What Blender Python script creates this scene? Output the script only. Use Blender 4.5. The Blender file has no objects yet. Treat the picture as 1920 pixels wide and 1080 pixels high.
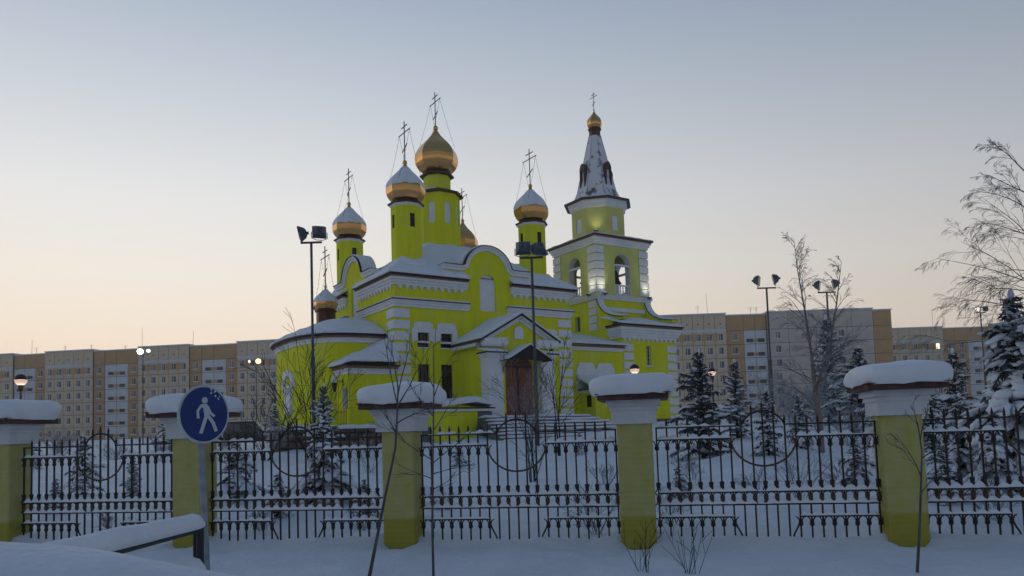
import bpy, math, random
from mathutils import Vector, Matrix, noise
R = math.radians
sc = bpy.context.scene
COL = sc.collection

# ------------------------------------------------------------------ camera
cam = bpy.data.cameras.new('camera')
cam_ob = bpy.data.objects.new('camera', cam)
COL.objects.link(cam_ob)
sc.camera = cam_ob
FOC, PPY, PITCH, ROLL, EYE = 1402.4, 720.0, 0.06453, 0.03168, 1.65
cam.sensor_width = 36.0
cam.lens = FOC / 1920 * 36
cam.shift_y = (PPY - 540) / 1920
cam.clip_start = 0.1
cam.clip_end = 3000
_f = Vector((0, math.cos(PITCH), math.sin(PITCH)))
_u = Vector((0, -math.sin(PITCH), math.cos(PITCH)))
_r = Vector((1, 0, 0))
_c, _s = math.cos(ROLL), math.sin(ROLL)
_r2, _u2 = _c * _r - _s * _u, _s * _r + _c * _u
cam_ob.matrix_world = Matrix(((_r2.x, _u2.x, -_f.x, 0), (_r2.y, _u2.y, -_f.y, 0), (_r2.z, _u2.z, -_f.z, EYE), (0, 0, 0, 1)))

# ------------------------------------------------------------------ sky: dusk, sun at the horizon behind the left block
SUN_AZ, SUN_EL = R(-30), R(0.7)          # azimuth clockwise from +Y
world = bpy.data.worlds.new('World')
sc.world = world
world.use_nodes = True
nt = world.node_tree
for n in list(nt.nodes): nt.nodes.remove(n)
N, L = nt.nodes.new, nt.links.new
out = N('ShaderNodeOutputWorld')
tc = N('ShaderNodeTexCoord')
sep = N('ShaderNodeSeparateXYZ'); L(tc.outputs['Generated'], sep.inputs[0])
def ramp(stops):
    r = N('ShaderNodeValToRGB'); r.color_ramp.interpolation = 'EASE' if False else 'LINEAR'
    e = r.color_ramp.elements
    while len(e) < len(stops): e.new(0.5)
    for el, (p, c) in zip(e, stops): el.position = p; el.color = (*c, 1)
    L(sep.outputs['Z'], r.inputs[0]); return r
r_sun = ramp([(0.0, (1.07, .86, .62)), (.12, (1.06, .89, .71)), (.20, (.98, .91, .81)), (.29, (.87, .865, .85)), (.41, (.62, .67, .73)), (.515, (.42, .495, .605)), (.75, (.20, .28, .42)), (1.0, (.09, .15, .26))])
r_anti = ramp([(0.0, (.32, .31, .33)), (.12, (.43, .415, .405)), (.20, (.37, .375, .40)), (.29, (.26, .295, .36)), (.41, (.16, .22, .31)), (.515, (.11, .17, .28)), (.75, (.09, .15, .26)), (1.0, (.09, .15, .26))])
dot = N('ShaderNodeVectorMath'); dot.operation = 'DOT_PRODUCT'
flat = N('ShaderNodeVectorMath'); flat.operation = 'MULTIPLY'; flat.inputs[1].default_value = (1, 1, 0); L(tc.outputs['Generated'], flat.inputs[0])
nrm = N('ShaderNodeVectorMath'); nrm.operation = 'NORMALIZE'; L(flat.outputs[0], nrm.inputs[0])
L(nrm.outputs[0], dot.inputs[0]); dot.inputs[1].default_value = (math.sin(SUN_AZ), math.cos(SUN_AZ), 0)
half = N('ShaderNodeMath'); half.operation = 'MULTIPLY_ADD'; half.inputs[1].default_value = .5; half.inputs[2].default_value = .5; L(dot.outputs['Value'], half.inputs[0])
pw = N('ShaderNodeMath'); pw.operation = 'POWER'; pw.inputs[1].default_value = 2.6; L(half.outputs[0], pw.inputs[0])
mx = N('ShaderNodeMix'); mx.data_type = 'RGBA'; L(pw.outputs[0], mx.inputs['Factor']); L(r_anti.outputs[0], mx.inputs['A']); L(r_sun.outputs[0], mx.inputs['B'])
bg1 = N('ShaderNodeBackground'); L(mx.outputs['Result'], bg1.inputs[0]); bg1.inputs[1].default_value = .97
sky = N('ShaderNodeTexSky'); sky.sky_type = 'NISHITA'; sky.sun_disc = False
sky.sun_elevation = SUN_EL; sky.sun_rotation = SUN_AZ; sky.dust_density = .6; sky.ozone_density = 3
bg2 = N('ShaderNodeBackground'); L(sky.outputs[0], bg2.inputs[0]); bg2.inputs[1].default_value = .006
ad = N('ShaderNodeAddShader'); L(bg1.outputs[0], ad.inputs[0]); L(bg2.outputs[0], ad.inputs[1]); L(ad.outputs[0], out.inputs[0])

sun = bpy.data.lights.new('sun', 'SUN'); sun.energy = .6; sun.angle = R(.5); sun.color = (1, .72, .42)
sun_ob = bpy.data.objects.new('sun', sun); COL.objects.link(sun_ob)
_d = Vector((math.sin(SUN_AZ) * math.cos(SUN_EL), math.cos(SUN_AZ) * math.cos(SUN_EL), math.sin(SUN_EL)))
sun_ob.rotation_euler = _d.to_track_quat('Z', 'Y').to_euler(); sun_ob.location = (-60, 100, 60)

vs = sc.view_settings
vs.view_transform = 'Standard'; vs.look = 'None'; vs.exposure = 0.0; vs.gamma = 1.0; vs.use_curve_mapping = False
sc.cycles.max_bounces = 6

# ------------------------------------------------------------------ materials
MATS = {}
def mat(name, col, rough=.7, metal=0.0, var=0.0, vscale=3.0, bump=0.0, bscale=20.0, col2=None, spec=.3, emit=None, estr=0.0, detail=4.0):
    if name in MATS: return MATS[name]
    m = bpy.data.materials.new(name); m.use_nodes = True
    t = m.node_tree; b = t.nodes['Principled BSDF']
    b.inputs['Base Color'].default_value = (*col, 1); b.inputs['Roughness'].default_value = rough
    b.inputs['Metallic'].default_value = metal; b.inputs['Specular IOR Level'].default_value = spec
    co = None
    if var or bump or col2:
        co = t.nodes.new('ShaderNodeTexCoord')
    if var or col2:
        n = t.nodes.new('ShaderNodeTexNoise'); n.inputs['Scale'].default_value = vscale; n.inputs['Detail'].default_value = detail
        t.links.new(co.outputs['Object'], n.inputs['Vector'])
        r = t.nodes.new('ShaderNodeValToRGB'); r.color_ramp.elements[0].position = .35; r.color_ramp.elements[1].position = .68
        c2 = col2 if col2 else tuple(min(1, c * (1 - var)) for c in col)
        r.color_ramp.elements[0].color = (*col, 1); r.color_ramp.elements[1].color = (*c2, 1)
        t.links.new(n.outputs['Fac'], r.inputs[0]); t.links.new(r.outputs[0], b.inputs['Base Color'])
    if bump:
        n2 = t.nodes.new('ShaderNodeTexNoise'); n2.inputs['Scale'].default_value = bscale; n2.inputs['Detail'].default_value = 5
        t.links.new(co.outputs['Object'], n2.inputs['Vector'])
        bp = t.nodes.new('ShaderNodeBump'); bp.inputs['Strength'].default_value = bump; bp.inputs['Distance'].default_value = .03
        t.links.new(n2.outputs['Fac'], bp.inputs['Height']); t.links.new(bp.outputs[0], b.inputs['Normal'])
    if emit:
        b.inputs['Emission Color'].default_value = (*emit, 1); b.inputs['Emission Strength'].default_value = estr
    MATS[name] = m
    return m
SNOW = mat('snow', (.78, .81, .86), .65, bump=.55, bscale=16, var=.08, vscale=3)
SNOWG = mat('snow_ground', (.75, .78, .83), .7, bump=.9, bscale=11, var=.10, vscale=.9)
def lime_mat():
    m = mat('lime_render', (.70, .71, .012), .88, bump=.15, bscale=26)
    t = m.node_tree; b = t.nodes['Principled BSDF']; NN, LL = t.nodes.new, t.links.new
    co = NN('ShaderNodeTexCoord'); mp = NN('ShaderNodeMapping'); mp.inputs['Scale'].default_value = (1.6, 1.6, .28); LL(co.outputs['Object'], mp.inputs[0])
    n1 = NN('ShaderNodeTexNoise'); n1.inputs['Scale'].default_value = 1.1; n1.inputs['Detail'].default_value = 7; n1.inputs['Roughness'].default_value = .65; LL(mp.outputs[0], n1.inputs['Vector'])
    n2 = NN('ShaderNodeTexNoise'); n2.inputs['Scale'].default_value = .7; n2.inputs['Detail'].default_value = 5; LL(co.outputs['Object'], n2.inputs['Vector'])
    r1 = NN('ShaderNodeValToRGB'); r1.color_ramp.elements[0].position = .30; r1.color_ramp.elements[1].position = .72
    r1.color_ramp.elements[0].color = (.64, .66, .012, 1); r1.color_ramp.elements[1].color = (.80, .81, .020, 1); LL(n1.outputs['Fac'], r1.inputs[0])
    r2 = NN('ShaderNodeValToRGB'); r2.color_ramp.elements[0].position = .52; r2.color_ramp.elements[1].position = .80
    r2.color_ramp.elements[0].color = (0, 0, 0, 1); r2.color_ramp.elements[1].color = (.5, .5, .5, 1); LL(n2.outputs['Fac'], r2.inputs[0])
    mx_ = NN('ShaderNodeMix'); mx_.data_type = 'RGBA'; LL(r2.outputs[0], mx_.inputs['Factor']); LL(r1.outputs[0], mx_.inputs['A']); mx_.inputs['B'].default_value = (.62, .66, .22, 1)
    LL(mx_.outputs['Result'], b.inputs['Base Color'])
    return m
LIME = lime_mat()
PALE = mat('pale_lime_render', (.66, .66, .14), .85, var=.12, vscale=1.5, bump=.12, bscale=30)
WHITE = mat('white_render', (.80, .81, .82), .8, var=.10, vscale=2.5, bump=.1, bscale=25)
BROWN = mat('brown_sheet_metal', (.085, .045, .034), .5, var=.3, vscale=4)
DARKEDGE = mat('dark_roof_edge', (.018, .015, .016), .6)
DARKGLASS = mat('dark_glass', (.012, .013, .015), .12, spec=.5)
IRON = mat('black_iron', (.032, .024, .022), .5, var=.25, vscale=8)
BRONZE = mat('bronze_paint', (.10, .062, .032), .5, var=.4, vscale=9)
DOOR = mat('door_wood', (.30, .105, .055), .6, var=.4, vscale=6)
STONE = mat('brown_stone', (.20, .14, .11), .9, var=.5, vscale=3, bump=.4, bscale=8)
GREYSTONE = mat('grey_granite', (.16, .16, .17), .8, var=.4, vscale=14)
GALV = mat('galvanised_steel', (.30, .32, .35), .5, metal=.3, var=.35, vscale=5)
POLE = mat('dark_painted_steel', (.035, .038, .045), .5, var=.3, vscale=4)
HOUSING = mat('lamp_housing', (.09, .11, .14), .5, var=.3, vscale=6)
BARK = mat('dark_bark', (.035, .028, .026), .9, var=.4, vscale=12)
FROST = mat('frosted_twig', (.10, .09, .095), .9, col2=(.34, .36, .40), vscale=5)
NEEDLE = mat('spruce_needles', (.016, .030, .026), .8, col2=(.11, .13, .145), vscale=5)
COPPER = mat('copper_brown_metal', (.12, .05, .025), .4, metal=.4, var=.4, vscale=3)

def gold_mat():
    m = mat('gilded_sheet', (.74, .41, .14), .25, metal=1.0, spec=.5)
    t = m.node_tree; b = t.nodes['Principled BSDF']
    co = t.nodes.new('ShaderNodeTexCoord'); n = t.nodes.new('ShaderNodeTexNoise'); n.inputs['Scale'].default_value = 3.5; n.inputs['Detail'].default_value = 6
    t.links.new(co.outputs['Object'], n.inputs['Vector'])
    mr = t.nodes.new('ShaderNodeMapRange'); mr.inputs['To Min'].default_value = .08; mr.inputs['To Max'].default_value = .32
    t.links.new(n.outputs['Fac'], mr.inputs['Value']); t.links.new(mr.outputs[0], b.inputs['Roughness'])
    bp = t.nodes.new('ShaderNodeBump'); bp.inputs['Strength'].default_value = .12; bp.inputs['Distance'].default_value = .05
    t.links.new(n.outputs['Fac'], bp.inputs['Height']); t.links.new(bp.outputs[0], b.inputs['Normal'])
    return m
GOLD = gold_mat()
GOLDFROST = mat('frosted_gilding', (.36, .30, .22), .55, metal=.7, col2=(.42, .42, .42), vscale=4)

# ------------------------------------------------------------------ mesh helper
class MB:
    def __init__(s): s.v = []; s.f = []; s.m = []; s.sm = []
    def add(s, vs, fs, mi=0, smooth=False):
        o = len(s.v); s.v.extend(tuple(v) for v in vs)
        for f in fs: s.f.append(tuple(i + o for i in f)); s.m.append(mi); s.sm.append(smooth)
    def box(s, x0, x1, y0, y1, z0, z1, mi=0):
        s.add([(x0, y0, z0), (x1, y0, z0), (x1, y1, z0), (x0, y1, z0), (x0, y0, z1), (x1, y0, z1), (x1, y1, z1), (x0, y1, z1)],
              [(0, 3, 2, 1), (4, 5, 6, 7), (0, 1, 5, 4), (1, 2, 6, 5), (2, 3, 7, 6), (3, 0, 4, 7)], mi)
        return s
    def taper(s, cx, cy, w0, d0, z0, w1, d1, z1, mi=0):
        a = lambda w, d, z: [(cx - w, cy - d, z), (cx + w, cy - d, z), (cx + w, cy + d, z), (cx - w, cy + d, z)]
        s.add(a(w0, d0, z0) + a(w1, d1, z1), [(0, 3, 2, 1), (4, 5, 6, 7), (0, 1, 5, 4), (1, 2, 6, 5), (2, 3, 7, 6), (3, 0, 4, 7)], mi); return s
    def prism(s, poly, z0, z1, mi=0, top=None):
        n = len(poly); t = top or poly
        s.add([(x, y, z0) for x, y in poly] + [(x, y, z1) for x, y in t],
              [tuple(range(n - 1, -1, -1)), tuple(range(n, 2 * n))] + [(i, (i + 1) % n, n + (i + 1) % n, n + i) for i in range(n)], mi); return s
    def extr(s, poly, o, u, n, d0, d1, mi=0):
        """polygon (u, z) in a wall plane, extruded along n from d0 to d1"""
        o, u, n = Vector(o), Vector(u), Vector(n); k = len(poly)
        P = lambda p, d: o + u * p[0] + Vector((0, 0, p[1])) + n * d
        s.add([P(p, d0) for p in poly] + [P(p, d1) for p in poly],
              [tuple(range(k - 1, -1, -1)), tuple(range(k, 2 * k))] + [(i, (i + 1) % k, k + (i + 1) % k, k + i) for i in range(k)], mi); return s
    def ribbon(s, pts, h, o, u, n, d0, d1, mi=0):
        """strip of height h hanging on the inside (right hand) of a path (u, z); extruded d0..d1"""
        o, u, n = Vector(o), Vector(u), Vector(n); k = len(pts); inn = []
        for i in range(k):
            a, b = Vector(pts[max(0, i - 1)]), Vector(pts[min(k - 1, i + 1)])
            t = (b - a).normalized(); inn.append((pts[i][0] + t.y * h, pts[i][1] - t.x * h))
        P = lambda p, d: o + u * p[0] + Vector((0, 0, p[1])) + n * d
        vs = []
        for i in range(k): vs += [P(pts[i], d0), P(inn[i], d0), P(inn[i], d1), P(pts[i], d1)]
        fs = [(0, 1, 2, 3), (4 * k - 4, 4 * k - 1, 4 * k - 2, 4 * k - 3)]
        for i in range(k - 1):
            for j in range(4): fs.append((4 * i + j, 4 * i + (j + 1) % 4, 4 * i + 4 + (j + 1) % 4, 4 * i + 4 + j))
        s.add(vs, fs, mi); return s
    def tube(s, pts, r, n=6, mi=0, smooth=True, cap=True):
        pts = [Vector(p) for p in pts]; k = len(pts)
        rs = r if isinstance(r, (list, tuple)) else [r] * k
        vs = []; ref = None
        for i in range(k):
            d = (pts[min(k - 1, i + 1)] - pts[max(0, i - 1)])
            if d.length < 1e-9: d = Vector((0, 0, 1))
            d.normalize()
            if ref is None: ref = d.orthogonal().normalized()
            ref = (ref - d * ref.dot(d))
            if ref.length < 1e-6: ref = d.orthogonal()
            ref.normalize(); w = d.cross(ref)
            for j in range(n):
                a = 2 * math.pi * j / n
                vs.append(pts[i] + (ref * math.cos(a) + w * math.sin(a)) * rs[i])
        fs = [(i * n + j, i * n + (j + 1) % n, (i + 1) * n + (j + 1) % n, (i + 1) * n + j) for i in range(k - 1) for j in range(n)]
        s.add(vs, fs, mi, smooth)
        if cap: s.add(vs[:n], [tuple(range(n - 1, -1, -1))], mi); s.add(vs[-n:], [tuple(range(n))], mi)
        return s
    def sqbar(s, p0, p1, t, mi=0):
        s.tube([p0, p1], t * .7071, 4, mi, False); return s
    def lathe(s, prof, n, cx=0, cy=0, ph=0, mi=0, smooth=False, caps=False):
        vs = []
        for r, z in prof:
            for j in range(n):
                a = ph + 2 * math.pi * j / n; vs.append((cx + r * math.cos(a), cy + r * math.sin(a), z))
        fs = [(i * n + j, i * n + (j + 1) % n, (i + 1) * n + (j + 1) % n, (i + 1) * n + j) for i in range(len(prof) - 1) for j in range(n)]
        s.add(vs, fs, mi, smooth)
        if caps: s.add(vs[:n], [tuple(range(n - 1, -1, -1))], mi); s.add(vs[-n:], [tuple(range(n))], mi)
        return s
    def blob(s, c, ax, mi=0, n=6, m=4, rnd=None, jit=0.0):
        """low ellipsoid: ax = three half-axis vectors"""
        c = Vector(c); X, Y, Z = [Vector(a) for a in ax]; vs = [c + Z]
        for i in range(1, m):
            t = math.pi * i / m
            for j in range(n):
                a = 2 * math.pi * j / n; q = 1 + (rnd.uniform(-jit, jit) if rnd else 0)
                vs.append(c + (X * math.cos(a) * math.sin(t) + Y * math.sin(a) * math.sin(t) + Z * math.cos(t)) * q)
        vs.append(c - Z); fs = [(0, 1 + j, 1 + (j + 1) % n) for j in range(n)]
        for i in range(m - 2):
            for j in range(n): fs.append((1 + i * n + j, 1 + (i + 1) * n + j, 1 + (i + 1) * n + (j + 1) % n, 1 + i * n + (j + 1) % n))
        b = 1 + (m - 2) * n; e = len(vs) - 1
        fs += [(e, b + (j + 1) % n, b + j) for j in range(n)]
        s.add(vs, fs, mi, True); return s
    def mesh(s, name, mats):
        me = bpy.data.meshes.new(name); me.from_pydata(s.v, [], s.f)
        for m in (mats if isinstance(mats, (list, tuple)) else [mats]): me.materials.append(m)
        me.polygons.foreach_set('material_index', s.m); me.polygons.foreach_set('use_smooth', s.sm)
        me.update(); return me
    def build(s, name, mats, parent=None, loc=None, rz=0):
        return place(s.mesh(name, mats), name, parent, loc, rz)
def place(me, name, parent=None, loc=None, rz=0):
    o = bpy.data.objects.new(name, me); COL.objects.link(o); o.parent = parent
    if loc is not None: o.location = loc
    if rz: o.rotation_euler = (0, 0, rz)
    return o
def tag(o, label=None, cat=None, group=None, kind=None):
    if label: o['label'] = label
    if cat: o['category'] = cat
    if group: o['group'] = group
    if kind: o['kind'] = kind
    return o
def thing(name, label, cat, loc=(0, 0, 0), rz=0, group=None):
    o = bpy.data.objects.new(name, None); COL.objects.link(o); o.empty_display_size = .3
    o.location = loc; o.rotation_euler = (0, 0, rz); return tag(o, label, cat, group, 'thing')
def slice_wall(mb, o, u, n, u0, u1, z0, top, holes=(), th=.3, mi=0, mir=None, usplit=()):
    """wall in plane (u, z), outer face at o, thickness th against n, with rectangular or arched through holes
    holes: (ua, ub, za, zb, arch_rise); top: function or number"""
    tf = top if callable(top) else (lambda q: top)
    mir = mi if mir is None else mir
    o, u, n = Vector(o), Vector(u), Vector(n)
    P = lambda q, z, d=0.0: o + u * q + Vector((0, 0, z)) - n * d
    cuts = {u0, u1, *usplit}; H = []
    for ua, ub, za, zb, ar in holes:
        cuts |= {ua, ub}
        if ar:
            c, r = (ua + ub) / 2, (ub - ua) / 2
            for i in range(1, 12): cuts.add(c - r * math.cos(math.pi * i / 12))
            H.append((ua, ub, za, (lambda q, c=c, r=r, zb=zb, ar=ar: zb + ar * math.sqrt(max(0, 1 - ((q - c) / r) ** 2)))))
        else: H.append((ua, ub, za, (lambda q, zb=zb: zb)))
    cs = sorted(c for c in cuts if u0 - 1e-6 <= c <= u1 + 1e-6)
    for a, b in zip(cs, cs[1:]):
        if b - a < 1e-5: continue
        hs = sorted([h for h in H if h[0] <= a + 1e-6 and h[1] >= b - 1e-6], key=lambda h: h[2])
        la = lb = z0
        for h in hs:
            za, ta, tb = h[2], h[3](a), h[3](b)
            for d in (0, th): mb.add([P(a, la, d), P(b, lb, d), P(b, za, d), P(a, za, d)], [(0, 1, 2, 3)], mi)
            mb.add([P(a, za), P(b, za), P(b, za, th), P(a, za, th)], [(0, 1, 2, 3)], mir)
            mb.add([P(a, ta), P(b, tb), P(b, tb, th), P(a, ta, th)], [(0, 3, 2, 1)], mir)
            la, lb = ta, tb
        for d in (0, th): mb.add([P(a, la, d), P(b, lb, d), P(b, tf(b), d), P(a, tf(a), d)], [(0, 1, 2, 3)], mi)
        mb.add([P(a, tf(a)), P(b, tf(b)), P(b, tf(b), th), P(a, tf(a), th)], [(0, 1, 2, 3)], mi)
    for ua, ub, za, fz in H:
        for q in (ua, ub):
            mb.add([P(q, za), P(q, fz(q)), P(q, fz(q), th), P(q, za, th)], [(0, 1, 2, 3)], mir)
    for q in (u0, u1):
        mb.add([P(q, z0), P(q, tf(q)), P(q, tf(q), th), P(q, z0, th)], [(0, 1, 2, 3)], mi)
def rings_snow(poly, zf, t, rnd=.25, n=8, sub=.25, seed=0, nz=.03, over=.04, under=0.0):
    """snow lying on a convex outline: rounded rim, rings to the centroid, zf = roof height"""
    pts = []
    k = len(poly); cx = sum(p[0] for p in poly) / k; cy = sum(p[1] for p in poly) / k
    for i in range(k):
        a, b = Vector(poly[i]), Vector(poly[(i + 1) % k]); m = max(1, int((b - a).length / sub))
        for j in range(m): pts.append(a.lerp(b, j / m))
    mb = MB(); K = len(pts); C = Vector((cx, cy)); vs = []
    fr = []
    big = max((p - C).length for p in pts)
    fr = [(1.0, -under)] + [(1.0, 0.15), ] 
    prof = [0.0, .02, .08, .2, .38, .62, 1.0]
    levels = [(0.0, 0.0 - under), (0.0, .30)] + [(rnd * q, math.sqrt(1 - (1 - q) ** 2) * .7 + .3) for q in (.06, .2, .45, .75, 1.0)]
    for d, h in levels:
        for p in pts:
            r = (p - C); l = r.length; e = over * (1 - abs(1 - 2 * min(1, max(0, h)))) if h < 1 else 0
            q = C + r * max(.02, (l - d + e) / l)
            zz = noise.noise(Vector((q.x * 1.3 + seed, q.y * 1.3, seed))) * nz * 2 + noise.noise(Vector((q.x * 4 + seed, q.y * 4, seed))) * nz * .6
            vs.append((q.x, q.y, zf(q.x, q.y) + t * h + zz * max(0, h)))
    for i in range(1, n + 1):
        s_ = 1 - i / n
        for p in pts:
            r = (p - C); l = r.length; base = max(.02, (l - rnd) / l); q = C + r * base * max(s_, .002)
            zz = noise.noise(Vector((q.x * 1.3 + seed, q.y * 1.3, seed))) * nz * 2 + noise.noise(Vector((q.x * 4 + seed, q.y * 4, seed))) * nz * .6
            vs.append((q.x, q.y, zf(q.x, q.y) + t + zz))
    T = len(levels) + n
    fs = [(i * K + j, i * K + (j + 1) % K, (i + 1) * K + (j + 1) % K, (i + 1) * K + j) for i in range(T - 1) for j in range(K)]
    mb.add(vs, fs, 0, True); mb.add(vs[:K], [tuple(range(K - 1, -1, -1))], 0)
    return mb
# ------------------------------------------------------------------ terrain
FX, FY, FAL, FS = 1.67, 10.359, 0.186, 3.439           # fence: fourth pillar, direction, pillar spacing
FU = Vector((math.cos(FAL), -math.sin(FAL), 0)); FV = Vector((math.sin(FAL), math.cos(FAL), 0))
PILLARS = [Vector((FX, FY, 0)) + FU * FS * (n - 4) for n in range(1, 6)]
def lerp_tab(t, x):
    if x <= t[0][0]: return t[0][1]
    for (a, p), (b, q) in zip(t, t[1:]):
        if x <= b:
            k = (x - a) / (b - a); return p + (q - p) * k
    return t[-1][1]
def sstep(a, b, x):
    k = min(1, max(0, (x - a) / (b - a))); return k * k * (3 - 2 * k)
GT = [(-80, 0.0), (2, 0.0), (8, .03), (10, .08), (11.5, .20), (14, .42), (20, .78), (27, 1.1), (33, 1.38), (38, 1.9), (46, 2.0), (70, 2.0), (170, 3.2), (600, 6)]
def ground(x, y):
    v = (x - FX) * FV.x + (y - FY) * FV.y
    z = lerp_tab(GT, v + FY)
    if y > 30: z -= .6 * sstep(-11, -17, x) * (1 - sstep(70, 120, y))
    z += 1.13 * math.exp(-((x + 4.2) / 4.0) ** 2 - ((y - 4.7) / 1.15) ** 2)
    if 3 < y < 90:
        z += .05 * noise.noise(Vector((x * .55, y * .55, 3))) + .025 * noise.noise(Vector((x * 1.7, y * 1.7, 7)))
        if 1 < v < 26: z += .16 * max(0, noise.noise(Vector((x * .9, y * .9, 21)))) * min(1, (v - 1) / 2) + .08 * max(0, noise.noise(Vector((x * 2.2, y * 2.2, 31)))) * min(1, (v - 1) / 2)
        if v > 1: z += .10 * noise.noise(Vector((x * .35, y * .35, 11))) * min(1, (v - 1) / 4)
        if -2.5 < v < 1.5:
            z += .035 * noise.noise(Vector((x * 3.5, y * 3.5, 1))) + .012 * noise.noise(Vector((x * 9, y * 9, 2)))
    for p in PILLARS:
        du = (x - p.x) * FU.x + (y - p.y) * FU.y; dv = (x - p.x) * FV.x + (y - p.y) * FV.y
        if abs(du) < 1.2 and -1.2 < dv < 1.4:
            q = math.hypot(max(0, abs(du) - .22), max(0, -dv, dv - .45))
            lo_z = -.02 + .13 * sstep(.13, .27, abs(du))
            z = z * sstep(-.1, .5, q) + lo_z * (1 - sstep(-.1, .5, q)) if dv < .1 else z + .06 * (1 - sstep(0, .4, q))
    return z
def axis_coords(dense, step, far, grow):
    a, b = dense; c = [a + step * i for i in range(int((b - a) / step) + 1)]
    s = step; x = c[-1]
    while x < far[1]: s *= grow; x += s; c.append(x)
    s = step; x = a; pre = []
    while x > far[0]: s *= grow; x -= s; pre.append(x)
    return pre[::-1] + c
gx = axis_coords((-9, 9), .11, (-900, 900), 1.07)
gy = axis_coords((3.2, 15), .11, (-120, 1500), 1.05)
mb = MB()
mb.v = [(x, y, ground(x, y)) for y in gy for x in gx]
W_ = len(gx)
mb.f = [(j * W_ + i, j * W_ + i + 1, (j + 1) * W_ + i + 1, (j + 1) * W_ + i) for j in range(len(gy) - 1) for i in range(W_ - 1)]
mb.m = [0] * len(mb.f); mb.sm = [True] * len(mb.f)
tag(mb.build('snowy_ground', SNOWG), kind='structure')

# ------------------------------------------------------------------ church
PHI = 0.5831
CH = thing('church', 'lime green church with gilded onion domes, white trim and snowy roofs', 'church', (-5.5795, 36, 0), PHI)
OA, OB = (1, 0, 0), (0, 1, 0)
FRONT = dict(o=(0, 0, 0), u=(1, 0, 0), n=(0, -1, 0))
LEFT = dict(o=(0, 0, 0), u=(0, 1, 0), n=(-1, 0, 0))
def cpart(mb_, name, m, parent=None, **k): return mb_.build(name, m, parent or CH, **k)
def arc(c, cz, r, a0, a1, n): return [(c + r * math.cos(R(a0 + (a1 - a0) * i / n)), cz + r * math.sin(R(a0 + (a1 - a0) * i / n))) for i in range(n + 1)]

# --- windows: frame and grille with a pane behind
def window(o, u, n, w, h, depth=.14, arch=False, bars=(2, 3), frame=IRON, pane=DARKGLASS, fr=.035):
    o, u, n = Vector(o), Vector(u), Vector(n); up = Vector((0, 0, 1)); f = MB(); c = o - n * depth
    q = lambda a, b, t: f.tube([c + u * a[0] + up * a[1], c + u * b[0] + up * b[1]], t, 4, 0, False)
    q((fr / 2, 0), (fr / 2, h), fr * .7); q((w - fr / 2, 0), (w - fr / 2, h), fr * .7); q((0, fr / 2), (w, fr / 2), fr * .7); q((0, h - fr / 2), (w, h - fr / 2), fr * .7)
    for i in range(1, bars[0]): q((w * i / bars[0], 0), (w * i / bars[0], h), .014)
    for i in range(1, bars[1]): q((0, h * i / bars[1]), (w, h * i / bars[1]), .014)
    wo = f.build('window', frame, CH)
    p = MB(); c2 = c - n * .03
    p.add([c2, c2 + u * w, c2 + u * w + up * h, c2 + up * h], [(0, 1, 2, 3)], 0)
    p.build('pane', pane, wo); return wo

# --- main cube walls
WINS = [(1.18, 1.81), (2.47, 3.12), (7.58, 8.23), (8.89, 9.52)]
holes = []
for a0, a1 in WINS:
    holes += [(a0, a1, 3.45, 5.15, 0), (a0, a1, 5.99, 6.72, 0)]
mb = MB()
slice_wall(mb, (0, 0, 0), OA, (0, -1, 0), 0, 10.7, 1.0, 8.0, holes, .35)
slice_wall(mb, (0, 0, 0), OB, (-1, 0, 0), .36, 10.7, 1.0, 8.0, [], .35)
for q0, q1 in ((0, 2.75), (7.95, 10.7)): slice_wall(mb, (0, 0, 0), OA, (0, -1, 0), q0, q1, 8.0, 9.25, [], .35)
for q0, q1 in ((.36, 2.57), (7.77, 10.7)): slice_wall(mb, (0, 0, 0), OB, (-1, 0, 0), q0, q1, 8.0, 9.25, [], .35)
mb.box(10.35, 10.7, .36, 10.7, 1.0, 9.25); mb.box(.36, 10.34, 10.35, 10.7, 1.0, 9.25)
cpart(mb, 'main_wall', LIME)
for a0, a1 in WINS:
    window((a0, 0, 3.45), (1, 0, 0), (0, -1, 0), a1 - a0, 1.70, bars=(3, 6)); window((a0, 0, 5.99), (1, 0, 0), (0, -1, 0), a1 - a0, .73, bars=(3, 3))
# sills
for a0, a1 in WINS[:2]:
    cpart(MB().box(a0 - .04, a1 + .04, -.06, .02, 5.93, 5.99), 'window_sill', WHITE)
# white tablets round the upper windows
for a0, a1 in WINS:
    mb = MB(); c = (a0 + a1) / 2
    slice_wall(mb, (0, -.07, 0), OA, (0, -1, 0), c - .52, c + .52, 6.3, 7.18, [(a0, a1, 6.2, 6.72, 0)], .068)
    mb.box(c - .62, c - .522, -.07, -.002, 6.22, 6.92); mb.box(c + .522, c + .62, -.07, -.002, 6.22, 6.92)
    mb.box(c - .40, c + .40, -.075, -.002, 7.182, 7.25)
    cpart(mb, 'window_surround', WHITE)
# blind arched niches
def niche(o, u, n, c, w, z0, zs, rise, depth=.1):
    pts = [(c - w / 2, z0), (c + w / 2, z0), (c + w / 2, zs)] + [(c + w / 2 * math.cos(R(180 * i / 14)), zs + rise * math.sin(R(180 * i / 14))) for i in range(1, 14)] + [(c - w / 2, zs)]
    return cpart(MB().extr(pts, o, u, n, -depth - .06, -depth), 'blind_niche', WHITE)
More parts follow.
